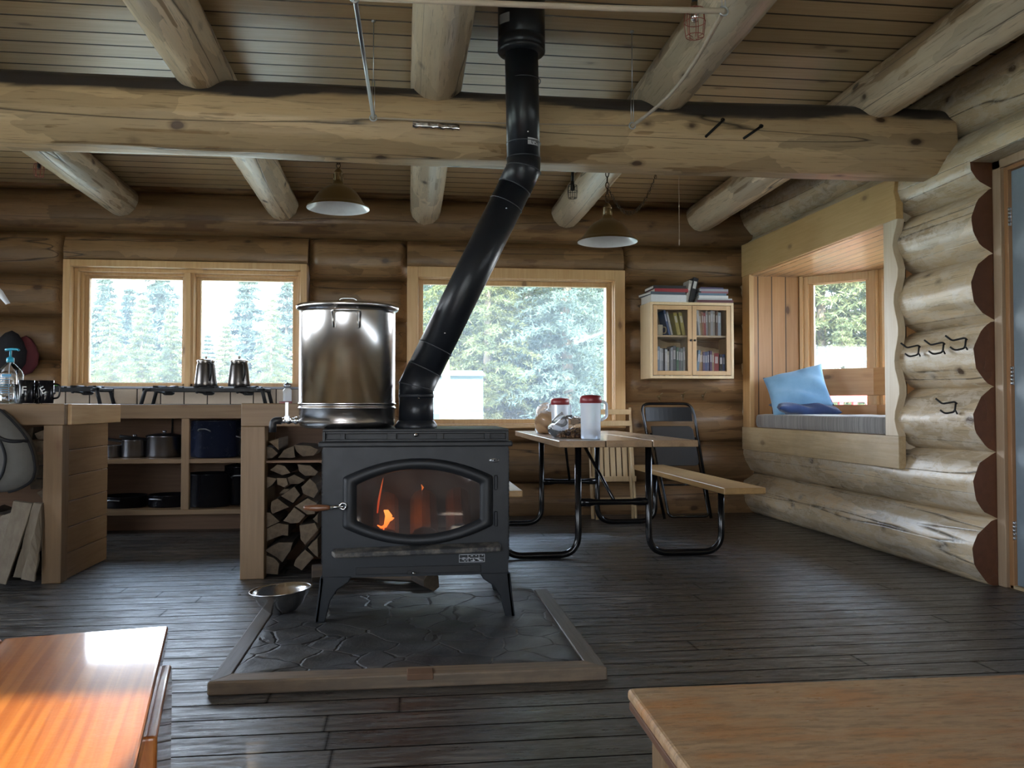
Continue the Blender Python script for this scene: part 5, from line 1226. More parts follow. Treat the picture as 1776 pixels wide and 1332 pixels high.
# books lying on top
def flat(x0, x1, z, th, col, cn, y0=7.10, sk=0, d=.22):
    t = thing('book', cn, 'book', ((x0+x1)/2, y0, z), sk, 'books lying on top of the cabinet'); hw = (x1-x0)/2; c = .003
    m = MB(); m.box(-hw, hw, -.002, d, 0, c); m.box(-hw, hw, -.002, d, th-c, th); m.box(-hw, hw, -.004, .0, 0, th); m.build('cover', bookmat(col), t); Bx(-hw+.004, hw-.004, 0.0, d-.004, c, th-c).build('pages', M['pages'], t)
ZT = CZ1+.0005
flat(2.085, 2.405, ZT, .062, (.55, .57, .60), 'thick white book at the bottom of the left pile on the cabinet', 7.12, .05, .28)
flat(2.075, 2.40, ZT+.063, .022, (.03, .05, .08), 'dark teal book above the thick white one in the left pile', 7.11, .12, .28)
flat(2.12, 2.42, ZT+.086, .030, rd, 'red spined book in the left pile on the cabinet', 7.12, 0, .26)
flat(2.11, 2.405, ZT+.117, .026, bk, 'black book on top of the left pile on the cabinet', 7.13, .02, .26)
book(.045, .215, .16, bk, (2.462, 7.16, ZT+.01), (0, .22, 0), 'black book leaning upright between the two piles on the cabinet', 'upright books on the cabinet')
book(.03, .195, .16, (.42, .41, .38), (2.425, 7.17, ZT+.006), (0, .20, 0), 'grey book leaning beside the black one on the cabinet', 'upright books on the cabinet')
z = ZT
for i, (a, b_, th, c, cn, sk) in enumerate([(2.50, 2.825, .022, (.09, .02, .03), 'dark maroon book at the bottom of the right pile', -.02), (2.51, 2.82, .014, lg, 'thin grey book second from the bottom of the right pile', .03), (2.52, 2.785, .024, wh, 'white book low in the right pile on the cabinet', 0), (2.52, 2.77, .020, (.12, .2, .3), 'blue and white magazine in the middle of the right pile', -.03), (2.54, 2.79, .016, (.3, .12, .16), 'thin pinkish book near the top of the right pile', .02), (2.53, 2.79, .020, (.35, .36, .42), 'pale lilac book just under the topmost in the right pile', 0), (2.54, 2.75, .014, (.05, .04, .12), 'dark purple book topmost in the right pile on the cabinet', .04)]):
    flat(a, b_, z, th, c, cn, 7.12+.004*i, sk, .22); z += th+.001
# ------------------------------------------------------------------ hooks and spikes
def brass_hook(x, z, label):
    t = thing('coat_hook', label, 'hook', (x, 7.425, z), 0, 'brass hooks under the book cabinet')
    m = MB().lathe([(0, 0), (.014, 0), (.012, .006), (0, .008)], (0, 0, 0), 14, Matrix.Rotation(PI/2, 3, 'X')); m.build('plate', M['brass'], t)
    MB().tube(fillet([(0, 0, 0), (0, -.03, -.005), (.006, -.05, .028), (.02, -.05, .036)], .015), .0045, 8).tube(fillet([(0, -.02, -.004), (0, -.03, -.035), (-.012, -.045, -.04), (-.018, -.045, -.025)], .012), .004, 8).build('prongs', M['brass'], t)
brass_hook(2.246, 1.055, 'leftmost of the three brass hooks under the book cabinet')
brass_hook(2.466, 1.068, 'middle of the three brass hooks under the book cabinet')
brass_hook(2.655, 1.066, 'rightmost of the three brass hooks under the book cabinet')
def iron_hook(y, z, label):
    t = thing('coat_hook', label, 'hook', (3.045, y, z), 0, 'black iron hooks on the right log wall')
    MB().tube(fillet([(0, 0, 0), (-.012, .0, .012), (-.05, .055, .0), (-.07, .085, .03)], .012), .0055, 8).tube(fillet([(-.006, 0, .008), (-.010, .005, -.045), (-.045, .04, -.055), (-.06, .06, -.035)], .015), .0055, 8).tube([(-.008, .003, -.035), (-.02, -.03, -.055)], .0045, 8).build('iron', M['black_iron'], t)
iron_hook(4.735, 1.325, 'black iron hook nearest the window seat on the right wall')
iron_hook(4.50, 1.325, 'middle black iron hook of the upper row on the right wall')
iron_hook(4.305, 1.335, 'black iron hook nearest the door in the upper row')
iron_hook(4.40, .985, 'lone black iron hook below the others on the right wall')
for (hx, hz, tp_, lb) in ((1.715, 2.545, (1224, 237), 'left of two long iron spikes driven into the ceiling beam'), (1.935, 2.520, (1290, 240), 'right of two long iron spikes driven into the ceiling beam')):
    m = MB().tube([(hx, 4.46, hz), (hx-.005, 4.42, hz-.006), tuple(at(*tp_, Y=4.39))], .0075, 10); m.lathe([(0, 0), (.012, 0), (.012, .006), (0, .007)], (hx-.001, 4.45, hz), 12, Matrix.Rotation(PI/2, 3, 'X'))
    tag(m.build('iron_spike', M['black_iron']), lb, 'spike', 'iron spikes in the beam')
m = MB()
vs = []; nx_ = 14; rnd = random.Random(1)
for j in range(4):
    for i in range(nx_+1): vs.append((.02+.245*i/nx_, 4.43-.004*math.sin(i*1.7+j)-.003*math.sin(i*4), 2.462-.026*j/3-.006*i/nx_+.002*math.sin(i*2.3+j)))
m.add(vs+[(a, b_+.02, c) for a, b_, c in vs], [(j*(nx_+1)+i, j*(nx_+1)+i+1, (j+1)*(nx_+1)+i+1, (j+1)*(nx_+1)+i) for j in range(3) for i in range(nx_)]+[(60+j*(nx_+1)+i, 60+(j+1)*(nx_+1)+i, 60+(j+1)*(nx_+1)+i+1, 60+j*(nx_+1)+i+1) for j in range(3) for i in range(nx_)]+[(i, 60+i, 61+i, i+1) for i in range(nx_)]+[(45+i, 46+i, 106+i, 105+i) for i in range(nx_)], True)
tag(m.build('foil_tape', M['chrome'], fix=True), 'crumpled strip of silver tape wrapped on the drying frame line', 'tape')

# ------------------------------------------------------------------ hanging drying frame
df = thing('drying_frame', 'rectangular drying frame of rods and rope hung from the ceiling', 'drying frame', (0, 0, 0))
ZR = 2.40; Ac, Bc, Cc, Dc = Vector((-.175, 4.215, ZR)), Vector((1.130, 4.175, ZR)), Vector((1.118, 2.885, ZR-.014)), Vector((-.187, 2.95, ZR-.012))
MB().tube([Cc, Cc.lerp(Dc, .3)+Vector((0, 0, -.004)), Cc.lerp(Dc, .7)+Vector((0, 0, -.002)), Dc], .0105, 12).build('front_rope', M['rope'], df)
MB().tube([Ac, Dc], .0085, 12).build('left_rod', M['nickel'], df)
sag = [Bc.lerp(Cc, t)+Vector((.03*math.sin(PI*t), 0, -.035*math.sin(PI*t))) for t in [i/10 for i in range(11)]]
MB().tube(sag, .0085, 10).build('right_rope', M['dowel'], df)
MB().tube([Ac, Ac.lerp(Bc, .5)+Vector((0, 0, -.008)), Bc], .0035, 8).build('back_line', M['dowel'], df)
for P_, q in ((Ac, 0), (Bc, 0), (Cc, .05), (Dc, .05)):
    z1 = ceil_z(P_.y); m = MB()
    m.tube([P_+Vector((.016*math.cos(a), 0, .016*math.sin(a))) for a in [2*PI*k/14 for k in range(14)]], .004, 6, closed=True)
    m.tube([P_+Vector((-.006, 0, .015)), P_+Vector((-.006, 0, .19))], .0018, 6); m.tube([P_+Vector((.006, 0, .015)), P_+Vector((.006, 0, .19))], .0018, 6)
    m.tube([P_+Vector((0, 0, .18)), Vector((P_.x, P_.y, z1))], .0022, 6); m.lathe([(0, 0), (.010, 0), (.010, -.01), (0, -.012)], (P_.x, P_.y, z1+.002), 10)
    m.build('hanger', M['nickel'], df)
# ------------------------------------------------------------------ pendant lamps
M['bronze'] = plain('dark_bronze', (.06, .04, .025), .4, 1.0)
def ring_link(m, c, r, sq, rot, th=.0022):
    m.tube([Vector(c)+Vector((r*math.cos(a)*math.cos(rot), r*math.cos(a)*math.sin(rot), r*sq*math.sin(a))) for a in [2*PI*k/12 for k in range(12)]], th, 5, closed=True)
def pendant(x, y, z, label):
    t = thing('pendant_lamp', label, 'lamp', (x, y, z), 0, 'brass domed pendant lamps'); r = .192
    sh = [(r, 0), (r*.985, .010), (r*.90, .018), (r*.80, .038), (r*.72, .066), (r*.60, .098), (r*.44, .124), (r*.28, .140), (r*.20, .150), (.030, .165), (.026, .176)]
    MB().lathe(sh, (0, 0, 0), 56).build('shade', M['brass'], t)
    MB().lathe([(a-.003 if i else a, b_-.002 if i else b_) for i, (a, b_) in enumerate(sh[:9])], (0, 0, 0), 56).build('shade_lining', M['white'], t)
    m = MB().lathe([(0, .165), (.022, .165), (.022, .215), (.028, .216), (.028, .222), (.022, .236), (.010, .250), (.004, .256), (0, .256)], (0, 0, 0), 24)
    for k in range(6): a = k*PI/3; m.tube([(.027*math.cos(a), .027*math.sin(a), .170), (.027*math.cos(a), .027*math.sin(a), .218)], .004, 6)
    m.build('socket', M['brass'], t)
    MB().lathe([(0, .08), (.018, .085), (.030, .105), (.026, .13), (.014, .15), (.012, .165)], (0, 0, 0), 20).build('bulb', M['white'], t)
    m = MB(); ring_link(m, (0, 0, .268), .012, 1.3, 0, .003); zz = .295; k = 0
    while zz < ceil_z(y)-z: ring_link(m, (0, 0, zz), .0105, 2.0, (k % 2)*PI/2, .0032); zz += .036; k += 1
    m.build('chain', M['bronze'], t); return t
p1 = pendant(-.432, 5.3, 2.192, 'brass domed pendant lamp left of the stovepipe over the kitchen side')
p2 = pendant(1.268, 5.3, 2.025, 'lower brass domed pendant lamp right of the stovepipe over the picnic table')
# swagged chain and cord of the right lamp
m = MB(); A_ = Vector((0.0, 0, .37)); B_ = Vector((.44, .0, ceil_z(5.3)-2.025)); n = 40; P = []
for k in range(n+1): f = k/n; P.append(A_.lerp(B_, f)+Vector((0, 0, -.40*4*f*(1-f)*(1-.15*f))))
for k, p in enumerate(P[1:-1]): ring_link(m, p, .008, 1.6, (k % 2)*PI/2, .0018)
m.tube([p+Vector((0, .01, 0)) for p in P], .0022, 6)
m.build('swag_chain', M['bronze'], p2)
m = MB().tube([at(1177, 300, Y=5.3).xyz, at(1177, 438, Y=5.3).xyz], .0016, 6); z = at(1177, 300, Y=5.3); m = MB().tube([(z.x, 5.3, ceil_z(5.3)), (z.x+.002, 5.3, 2.05)], .0018, 6); m.lathe([(0, -.04), (.004, -.03), (.004, 0), (0, .004)], (z.x+.002, 5.3, 2.05), 8)
tag(m.build('pull_string', M['dowel']), 'thin vertical pull string hanging right of the right pendant lamp', 'string')
# wire cage bulb holders
def cage(loc, drop, label, mat, s=1.0, arm=None):
    t = thing('cage_lamp', label, 'lamp', loc, 0, 'bulb holders with wire cages')
    m = MB(); r = .034*s; h = .085*s
    for z, rr_ in ((0, r*.9), (-h*.45, r), (-h, r*.85)): m.tube([(rr_*math.cos(a), rr_*math.sin(a), z) for a in [2*PI*k/14 for k in range(14)]], .0016, 5, closed=True)
    for k in range(7): a = 2*PI*k/7; m.tube([(r*.9*math.cos(a), r*.9*math.sin(a), 0), (r*math.cos(a), r*math.sin(a), -h*.45), (r*.85*math.cos(a), r*.85*math.sin(a), -h), (r*.3*math.cos(a), r*.3*math.sin(a), -h*1.05)], .0016, 5)
    m.build('cage', mat, t)
    MB().lathe([(0, .03), (.012*s, .03), (.013*s, -.02*s), (.010*s, -.035*s), (0, -.036*s)], (0, 0, 0), 14).build('socket', M['chrome'] if s > 1.1 else M['black_iron'], t)
    m = MB().tube([(0, 0, .02), (0, 0, drop)], .010*s, 8)
    if arm: m.tube(arm, .010*s, 8)
    m.build('stem', M['black_iron'], t)
p = at(1205, 18, Y=3.25); cage((p.x, 3.25, p.z), .13, 'red wire caged bulb holder at the top of the photo by a rafter', M['copper_red'], 1.25)
p = at(993, 322, Y=5.6); cage((p.x, 5.6, p.z), .11, 'black wire caged bulb holder on a bent arm right of the stovepipe', M['black_iron'], 1.0, [(0, 0, .11), (.035, 0, .17), (.045, 0, ceil_z(5.6)-p.z+.002)])
p = at(68, 285, Y=6.2); cage((p.x, 6.2, p.z), ceil_z(6.2)-p.z, 'dark red wire caged bulb holder near the far left rafter', M['copper_red'], 1.0)

# ------------------------------------------------------------------ seat cushion and pillows
def fabric(name, c1, c2, stripe=None):
    b = NB(name); sx = b.n('ShaderNodeTexCoord'); v = b.coord((1, 1, 1)); n = b.noise(v, 120, 3, .6); n2 = b.noise(b.coord((2, 40, .5)) if stripe else v, 3, 6, .6)
    c = b.mix(b.ramp(n2, (.4, 0.), (.6, 1.)), c1, c2); return b.set(Base_Color=c, Roughness=.85, Normal=b.bump(n, .25, .002), Sheen_Weight=.3)
poly = [(3.085, 7.24), (3.50, 7.24), (3.92, 6.80), (3.92, 5.46), (3.50, 5.02), (3.085, 5.02)]
m = MB()
def inset(P_, s): cx_ = sum(a for a, b_ in P_)/len(P_); cy_ = sum(b_ for a, b_ in P_)/len(P_); return [(cx_+(a-cx_)*s, cy_+(b_-cy_)*s) for a, b_ in P_]
# soft box with puffed front
def sub(P_, k=8): return [((P_[i][0]*(1-j/k)+P_[(i+1) % len(P_)][0]*j/k), (P_[i][1]*(1-j/k)+P_[(i+1) % len(P_)][1]*j/k)) for i in range(len(P_)) for j in range(k)]
loops = []
for s, z in ((.9, .7865), (.985, .787), (1.0, .80), (1.006, .84), (1.0, .885), (.985, .898), (.9, .902), (.3, .905)): loops.append([Vector((a, b_, z+.002*math.sin(b_*17)*(z > .85))) for a, b_ in sub(inset(poly, s))])
m.rings(loops, True); n = len(loops[0]); m.f += [tuple(range(n))[::-1], tuple(range(7*n, 8*n))]; m.sm += [True, True]
tag(m.build('seat_cushion', fabric('striped_grey_fabric', (.30, .29, .28), (.17, .165, .165), True)), 'long striped grey seat cushion on the window seat', 'cushion')
def pillow(name, L, W, T, mat, loc, rot, label, seed):
    rnd = random.Random(seed); N = 26; vs = []; fs = []
    fr = [(rnd.uniform(3, 9), rnd.uniform(3, 9), rnd.uniform(0, 6)) for _ in range(6)]
    for side in (1, -1):
        for j in range(N+1):
            for i in range(N+1):
                u, v = 2*i/N-1, 2*j/N-1
                e = max(0, (1-abs(u)**2.6))*max(0, (1-abs(v)**2.6)); h = T/2*e**.45
                pin = 1-.07*(1-abs(u)**2)*abs(v)**4-.0; pin2 = 1-.07*(1-abs(v)**2)*abs(u)**4
                wr = sum(math.sin(a*u+b_*v+c) for a, b_, c in fr)*.006*(e**.3)
                vs.append((L/2*u*pin2, W/2*v*pin, side*h+wr))
    K = (N+1)**2
    for s in (0, 1):
        for j in range(N):
            for i in range(N): fs.append((s*K+j*(N+1)+i, s*K+j*(N+1)+i+1, s*K+(j+1)*(N+1)+i+1, s*K+(j+1)*(N+1)+i))
    m = MB().add(vs, fs, True)
    import bmesh
    o = m.build(name, mat, fix=False); bm = bmesh.new(); bm.from_mesh(o.data); bmesh.ops.remove_doubles(bm, verts=bm.verts, dist=.0015); bmesh.ops.recalc_face_normals(bm, faces=bm.faces); bm.to_mesh(o.data); bm.free()
    o.location = loc; o.rotation_euler = rot; return tag(o, label, 'pillow')
pillow('pillow', .52, .44, .12, fabric('navy_cotton', (.02, .055, .17), (.012, .03, .10)), (3.36, 6.88, .952), (0.08, .06, -.2), 'dark navy blue pillow lying flat under the light blue one', 4)
pillow('pillow', .50, .42, .15, fabric('light_blue_cotton', (.22, .42, .62), (.15, .32, .52)), (3.31, 6.90, 1.10), (math.radians(62), math.radians(-14), -.42), 'light blue pillow leaning on the side panel of the window seat', 11)

# ------------------------------------------------------------------ the two tables in front
def glossy_fir():
    b = NB('varnished_fir')
    w_ = b.n('ShaderNodeTexNoise'); b.l(b.coord((38, .9, 10)), w_.inputs['Vector']); w_.inputs['Scale'].default_value = 1.6; w_.inputs['Detail'].default_value = 3; w_.inputs['Distortion'].default_value = .3
    g = b.ramp(w_.outputs['Fac'], (.40, 0.), (.60, 1.)); n = b.noise(b.coord((1, 1, 1)), 3, 3)
    c = b.mix(g, (.62, .22, .045), (.40, .105, .02)); c = b.mix(b.math('MULTIPLY', n, .5), c, (.52, .18, .035))
    h = b.math('ADD', b.math('MULTIPLY', b.noise(b.coord((1, 1, 1)), 70, 3, .6), .7), b.math('MULTIPLY', b.noise(b.coord((1, 1, 1)), 9, 2), 1.5))
    return b.set(Base_Color=c, Roughness=.32, Coat_Weight=1.0, Coat_Roughness=.07, Normal=b.bump(h, .22, .003))
vf = glossy_fir()
ang = math.radians(12.0)
lt = thing('varnished_bench', 'glossy orange varnished fir bench with sunlight across its near end', 'bench', (-.563, 2.115, 0), ang)
# local: x to the left is negative, y towards the camera is negative; origin at the far right corner
LZ = .45
ws = [.345, .345, .2]; x = 0
for i, w_ in enumerate(ws): Bx(x-w_+.0012, x-.0006, -1.75, 0, LZ-.038, LZ).build('top_board', vf, lt, .007, 3); x -= w_
MB().prism([(-.62, .0), (-.62, LZ-.038), (-.30, LZ-.038), (-.16, LZ-.048), (-.13, LZ-.10), (-.16, .0)], -.045, .015, 'x').build('leg_board', vf, lt, .006, 3)
for yy_ in (-1.45,):
    for xx_ in (-.05, -.69): Bx(xx_-.04, xx_+.04, yy_-.04, yy_+.04, .0, LZ-.13 if yy_ > -1 else LZ-.038).build('leg', vf, lt, .004)
Bx(-.74, .012, -1.5, -1.41, LZ-.13, LZ-.038).build('cleat', vf, lt, .01, 3) if False else None
o = MB().box(-.165, .0, -.12, .0, 0, .0012).build('paper_sheet', M['paper']); o.location = (-.70, 1.36, LZ+.0006); o.rotation_euler = (0, 0, .5); tag(o, 'corner of a white paper sheet on the orange bench', 'paper')
rt = thing('worn_bench', 'low worn brown wide bench with rounded scuffed edges at the lower right', 'bench', (.404, 1.547, 0), -math.radians(1.0))
b = NB('worn_brown_top'); g = b.noise(b.coord((2.2, 10, 10)), 4, 6, .7, .4); bl_ = b.noise(b.coord((1.5, 5, 1)), 3, 6, .7); n3 = b.noise(b.coord((4, 20, 1), (5, 5, 5)), 3.0, 9, .76)
c = b.mix(b.ramp(g, (.35, 0.), (.65, 1.)), (.46, .30, .165), (.32, .195, .10)); c = b.mix(b.ramp(bl_, (.46, 0.), (.60, 1.)), c, (.42, .20, .075)); c = b.mix(b.math('MULTIPLY', b.ramp(n3, (.50, 0.), (.60, 1.)), .5), c, (.13, .09, .06)); c = b.mix(b.math('MULTIPLY', b.ramp(n3, (.30, 1.), (.40, 0.)), .6), c, (.45, .33, .2))
wt = b.set(Base_Color=c, Roughness=b.math('MULTIPLY_ADD', n3, .45, .10), Normal=b.bump(b.math('ADD', g, n3), .45, .003))
b = NB('worn_edge'); n3 = b.noise(b.coord(), 25, 6, .7); we = b.set(Base_Color=b.mix(n3, (.16, .075, .04), (.07, .035, .02)), Roughness=.4)
m = MB(); P = fillet([(0, -.02, 0), (0, 0, 0), (1.6, 0, 0)], .03, 5)
P = [(v.x, v.y) for v in P]+[(1.6, -.75), (0, -.75)]
MB().prism(P, .428, .450, 'z').build('top', wt, rt, .008, 3)
MB().prism([(a+(.002 if a < .5 else -.002), b_-(.002 if b_ > -.5 else -.002)) for a, b_ in P], .412, .428, 'z').build('edge_band', we, rt, .003)
for xx_ in (.04, 1.5):
    for yy_ in (-.06, -.68): Bx(xx_, xx_+.07, yy_-.035, yy_+.035, 0, .412).build('leg', M['fir_z'], rt, .004)

# ------------------------------------------------------------------ outside: ground, trees, reflection block, deck rail
GZ = -.9
gnd = NB('grass_ground'); n = gnd.noise(gnd.coord(), 1.5, 6, .6)
gm = gnd.set(Base_Color=gnd.mix(n, (.34, .36, .24), (.50, .47, .38)), Roughness=.9)
m = MB(); m.add([(-120, -120, GZ), (120, -120, GZ), (120, 160, GZ), (-120, 160, GZ)], [(0, 1, 2, 3)])
tag(m.build('ground_outside', gm), None, None, None, 'structure')
def needle(name, c1, c2):
    b = NB(name); n = b.noise(b.coord(), 1.6, 4, .6); n2 = b.noise(b.coord((1, 1, 1), (9, 9, 9)), 14, 2)
    c = b.mix(b.ramp(b.math('ADD', b.math('MULTIPLY', n, .6), b.math('MULTIPLY', n2, .4)), (.38, 0.), (.62, 1.)), c1, c2)
    b.set(Base_Color=c, Roughness=.7); m_ = b.m; t = b.t
    tl = t.nodes.new('ShaderNodeBsdfTranslucent'); t.links.new(c, tl.inputs[0]); x = t.nodes.new('ShaderNodeMixShader'); x.inputs[0].default_value = .35
    t.links.new(b.b.outputs[0], x.inputs[1]); t.links.new(tl.outputs[0], x.inputs[2]); t.links.new(x.outputs[0], b.out.inputs[0]); return m_
NG = needle('spruce_needles', (.10, .135, .058), (.20, .22, .085)); NB_ = needle('blue_spruce_needles', (.09, .14, .12), (.14, .195, .14))
bark = plain('lichen_bark', (.20, .17, .12), .9)
def spruce_mesh(seed, H, W, whorls, per, tw, droop=.25, blade=.05):
    rng = np.random.default_rng(seed); V = []; F = []; cnt = 0
    tris = []
    for w_i in range(whorls):
        f = (w_i+.5)/whorls; z = H*(.06+.93*f); L = W*(1-f)**.85*(.85+.3*rng.random())+.12
        for p in range(per):
            a = rng.uniform(0, 2*PI); Lb = L*rng.uniform(.7, 1.1); d = np.array([math.cos(a), math.sin(a), 0]); side = np.array([-math.sin(a), math.cos(a), 0])
            nt_ = max(4, int(tw*Lb/W)+3)
            for q in range(nt_):
                s = (q+.6)/nt_; base = np.array([0, 0, z])+d*Lb*s+np.array([0, 0, -droop*Lb*s*s+.12*Lb*s*(f)])
                tl_ = (.40*(1-s)+.16)*min(Lb, 1.6)*.55*rng.uniform(.7, 1.3)
                for sg in (-1, 1):
                    dirn = d*.6+side*sg*rng.uniform(.6, 1.1)+np.array([0, 0, rng.uniform(-.65, .15)]); dirn /= np.linalg.norm(dirn)
                    nsub = max(2, int(tl_/.10))
                    for u in range(nsub):
                        c = base+dirn*tl_*(u+.3)/nsub
                        for _ in range(4):
                            n1 = dirn*.7+rng.normal(size=3)*.55; n1 /= np.linalg.norm(n1); pr = np.cross(n1, rng.normal(size=3)); pr /= (np.linalg.norm(pr)+1e-6)
                            tris.append((c-pr*blade*.28, c+pr*blade*.28, c+n1*blade*rng.uniform(1.4, 2.4)))
    T_ = np.array(tris).reshape(-1, 3); return T_
def tree_obj(name, T_, H, tr, mat, loc, rz, s, label, group, tmesh={}):
    key = id(T_)
    if (key, mat.name) not in tmesh:
        me = bpy.data.meshes.new('needles'); n = len(T_)//3; me.vertices.add(len(T_)); me.vertices.foreach_set('co', T_.ravel().astype(np.float32)); me.loops.add(len(T_)); me.loops.foreach_set('vertex_index', np.arange(len(T_), dtype=np.int32)); me.polygons.add(n); me.polygons.foreach_set('loop_start', np.arange(0, len(T_), 3, dtype=np.int32)); me.polygons.foreach_set('loop_total', np.full(n, 3, dtype=np.int32)); me.update(); me.materials.append(mat)
        tk = MB().tube([(0, 0, 0), (.02, 0, H*.4), (0, .02, H*.8), (0, 0, H*.99)], [tr, tr*.75, tr*.35, .01], 8).build('trunk', bark); bpy.data.objects.remove(tk, do_unlink=False) if False else None
        tmesh[(key, mat.name)] = (me, tk.data); bpy.data.objects.remove(tk)
    me, td = tmesh[(key, mat.name)]
    t = thing(name, label, 'tree', loc, rz, group); t.scale = (s, s, s)
    for nm, d_ in (('crown', me), ('trunk', td)):
        o = bpy.data.objects.new(nm, d_); COL.objects.link(o); o.parent = t
TA = spruce_mesh(1, 9.0, 2.3, 34, 9, 13, .30, .06); TB = spruce_mesh(2, 8.0, 1.7, 30, 9, 11, .2, .075); TC = spruce_mesh(3, 7.0, 1.3, 26, 9, 11, .25, .10)
GT = 'conifers seen through the big window'; GK = 'pale conifers beyond the kitchen window'; GB = 'conifers seen from the window seat'
def dirpx(px, Y): return at(px, 700, Y=Y).x
tree_obj('spruce_tree', TA, 9, .16, NG, (dirpx(800, 14.5), 14.5, GZ), 0, .74, 'yellow green spruce just right of the slanted stovepipe, outside the big window', GT)
tree_obj('spruce_tree', TA, 9, .16, NB_, (dirpx(985, 13.2), 13.2, GZ), 2.1, .72, 'bluish green spruce filling the right half of the big window', GT)
tree_obj('spruce_tree', TB, 8, .14, NG, (dirpx(880, 17.0), 17.0, GZ), .8, .98, 'taller spruce standing between the two nearest ones outside the big window', GT)
tree_obj('spruce_tree', TB, 8, .14, NB_, (dirpx(735, 21), 21.0, GZ), 4, 1.0, 'distant spruce at the left edge of the big window', GT)
tree_obj('spruce_tree', TC, 7, .12, NB_, (dirpx(1035, 24), 24.0, GZ), 1, 1.1, 'distant small spruce at the lower right corner of the big window', GT)
for px, Y, s, mt, lb in ((845, 13.6, .62, NG, 'yellow green spruce in the middle of the big window close to the glass'), (905, 15.2, .78, NB_, 'blue green spruce in the second row near the centre of the big window'), (760, 16, .80, NB_, 'spruce half hidden by the slanted stovepipe outside'), (948, 14.6, .70, NG, 'greenish spruce left of the bluish one in the big window'), (1022, 17.5, .72, NB_, 'spruce below the white gap at the right of the big window'), (830, 19, 1.0, NB_, 'back row spruce beyond the yellow green one')):
    tree_obj('spruce_tree', TA, 9, .14, mt, (dirpx(px, Y), Y, GZ), px*.37, s, lb, GT)
for px, Y, s, mt, lb, T_, H in ((180, 34, .95, NB_, 'pointed spruce near the left edge of the left kitchen pane', TC, 7), (222, 36, .9, NB_, 'middle spruce of the left kitchen pane', TC, 7), (272, 35, 1.12, NB_, 'tallest spruce in the left kitchen pane', TC, 7), (245, 27, .62, NG, 'low bushy spruce in front of the tall ones in the left kitchen pane', TB, 8), (295, 30, .62, NG, 'low yellowish spruce beside the kitchen mullion', TB, 8), (190, 28, .55, NG, 'low spruce at the foot of the left kitchen pane', TA, 9),
                               (428, 34, 1.0, NB_, 'pointed spruce above the two coffee pots', TC, 7), (390, 30, .56, NG, 'low bushy spruce behind the left coffee pot', TB, 8), (470, 29, .58, NG, 'low bushy spruce behind the right coffee pot', TA, 9), (497, 33, .95, NB_, 'spruce at the right edge of the right kitchen pane', TC, 7), (360, 33, .55, NB_, 'short spruce next to the mullion in the right kitchen pane', TB, 8)):
    tree_obj('spruce_tree', T_, H, .12, mt, (dirpx(px, Y), Y, GZ-.3), px*.7, s*1.12, lb, GK)
for px, Y, s, mt, lb, T_, H in ((1425, 15, .95, NG, 'spruce at the left side of the window seat pane', TB, 8), (1500, 16, .85, NB_, 'spruce at the right side of the window seat pane', TA, 9), (1462, 13, .42, NG, 'short spruce low in the gap of the window seat pane', TB, 8), (1590, 14, 1.0, NG, 'spruce behind the middle of the window seat', TA, 9)):
    tree_obj('spruce_tree', T_, H, .14, mt, (dirpx(px, Y), Y, GZ), px*.9, s, lb, GB)
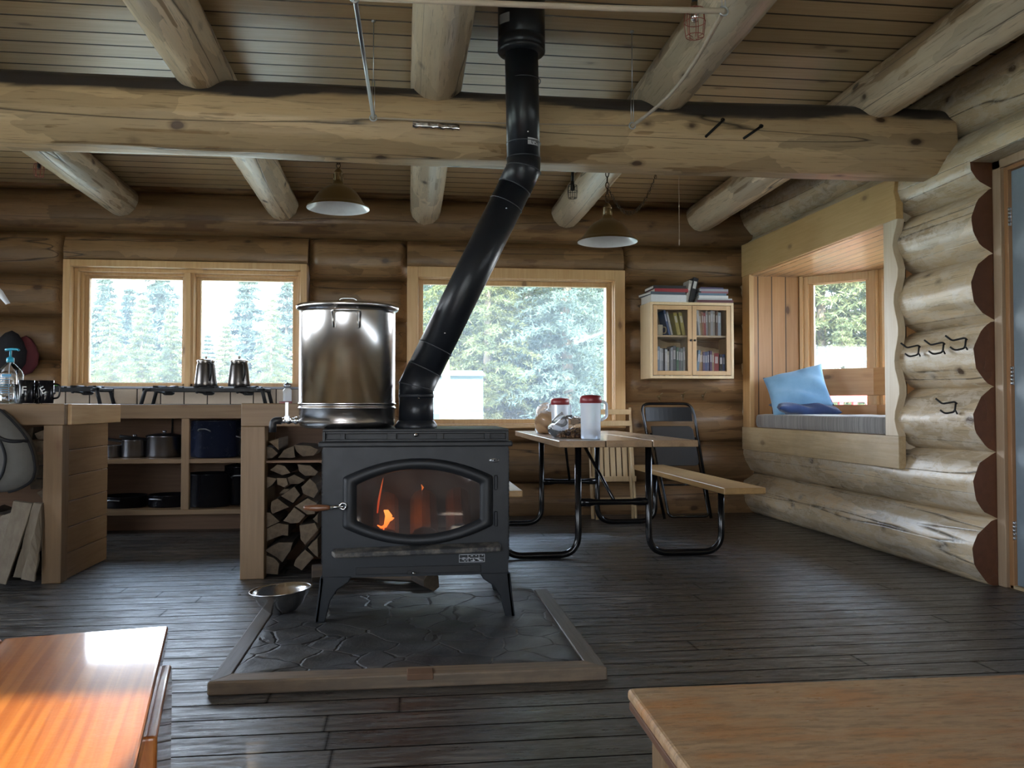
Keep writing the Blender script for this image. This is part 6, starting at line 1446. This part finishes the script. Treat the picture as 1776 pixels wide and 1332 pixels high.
# pale shed-shaped block standing in for a reflection low in the big window
sh_ = thing('reflection_block', 'pale turquoise block standing in for a reflection in the big window', 'reflection stand-in', (0, 0, 0))
cl = plain('pale_turquoise_reflection', (.13, .21, .22), .7)
x0, x1 = at(745, 700, Y=12.4).x, at(838, 700, Y=12.4).x
Bx(x0-.5, x1, 12.4, 13.4, GZ, at(800, 652, Y=12.4).z).build('wall', cl, sh_)
m = MB(); zt = at(800, 652, Y=12.4).z; m.prism([(12.3, zt), (13.5, zt), (12.9, zt+.10)], x0-.6, x1+.03, 'x'); m.build('roof', plain('reflection_block_roof', (.18, .22, .22), .6), sh_)
m = MB()
for k in range(6): m.box(x0-.5, x1, 12.39, 12.40, GZ+.25+k*.27, GZ+.26+k*.27)
m.build('batten', plain('reflection_block_batten', (.09, .15, .16), .7), sh_)
x = at(771, 700, Y=11.3).x
tag(MB().tube([(x, 11.3, GZ), (x+.02, 11.3, .9), (x+.02, 11.32, 1.6)], [.10, .085, .04], 12).build('mossy_trunk', plain('mossy_bark', (.26, .27, .09), .9)), 'mossy yellow green trunk in front of the pale reflection block outside', 'tree trunk')
# red deck railing outside the alcove
rl = thing('deck_railing', 'red deck railing visible through the gap under the window seat rail', 'railing', (0, 0, 0))
rdm = plain('red_rail_paint', (.50, .05, .05), .5)
m = MB(); m.box(4.6, 6.9, 9.0, 9.06, 1.02, 1.10); m.build('top_rail', rdm, rl); m = MB(); m.box(4.6, 6.9, 9.0, 9.06, -.02, .04); m.box(4.6, 4.66, 9.0, 9.06, -.02, 1.1); m.build('bottom_rail', rdm, rl)
for k in range(14): Bx(4.65+k*.165, 4.70+k*.165, 9.01, 9.05, .04, 1.02).build('baluster', rdm, rl)
m = Bx(4.3, 7.5, 4.0, 9.3, -.1, -.02).build('deck_outside', M['pale_y']); m['kind'] = 'structure'
# daylight portals fill each window opening
def portal(c, sx_, sy_, rot):
    l = bpy.data.lights.new('daylight_portal', 'AREA'); l.shape = 'RECTANGLE'; l.size = sx_; l.size_y = sy_; l.cycles.is_portal = True; l.energy = 0.0001
    o = bpy.data.objects.new('daylight_portal', l); COL.objects.link(o); o.location = c; o.rotation_euler = rot
portal((-1.855, 7.72, 1.66), 1.95, 1.05, (-PI/2, 0, 0)); portal((.96, 7.72, 1.45), 1.8, 1.3, (-PI/2, 0, 0))
for a, b_, z0, z1 in OPL: portal((XL-.2, (a+b_)/2, (z0+z1)/2), z1-z0, b_-a, (0, -PI/2, 0))
for a, b_, z0, z1 in OPF: portal(((a+b_)/2, YF-.2, (z0+z1)/2), b_-a, z1-z0, (PI/2, 0, 0))
portal((4.12, 6.125, 1.53), 1.2, 2.0, (0, PI/2, 0))
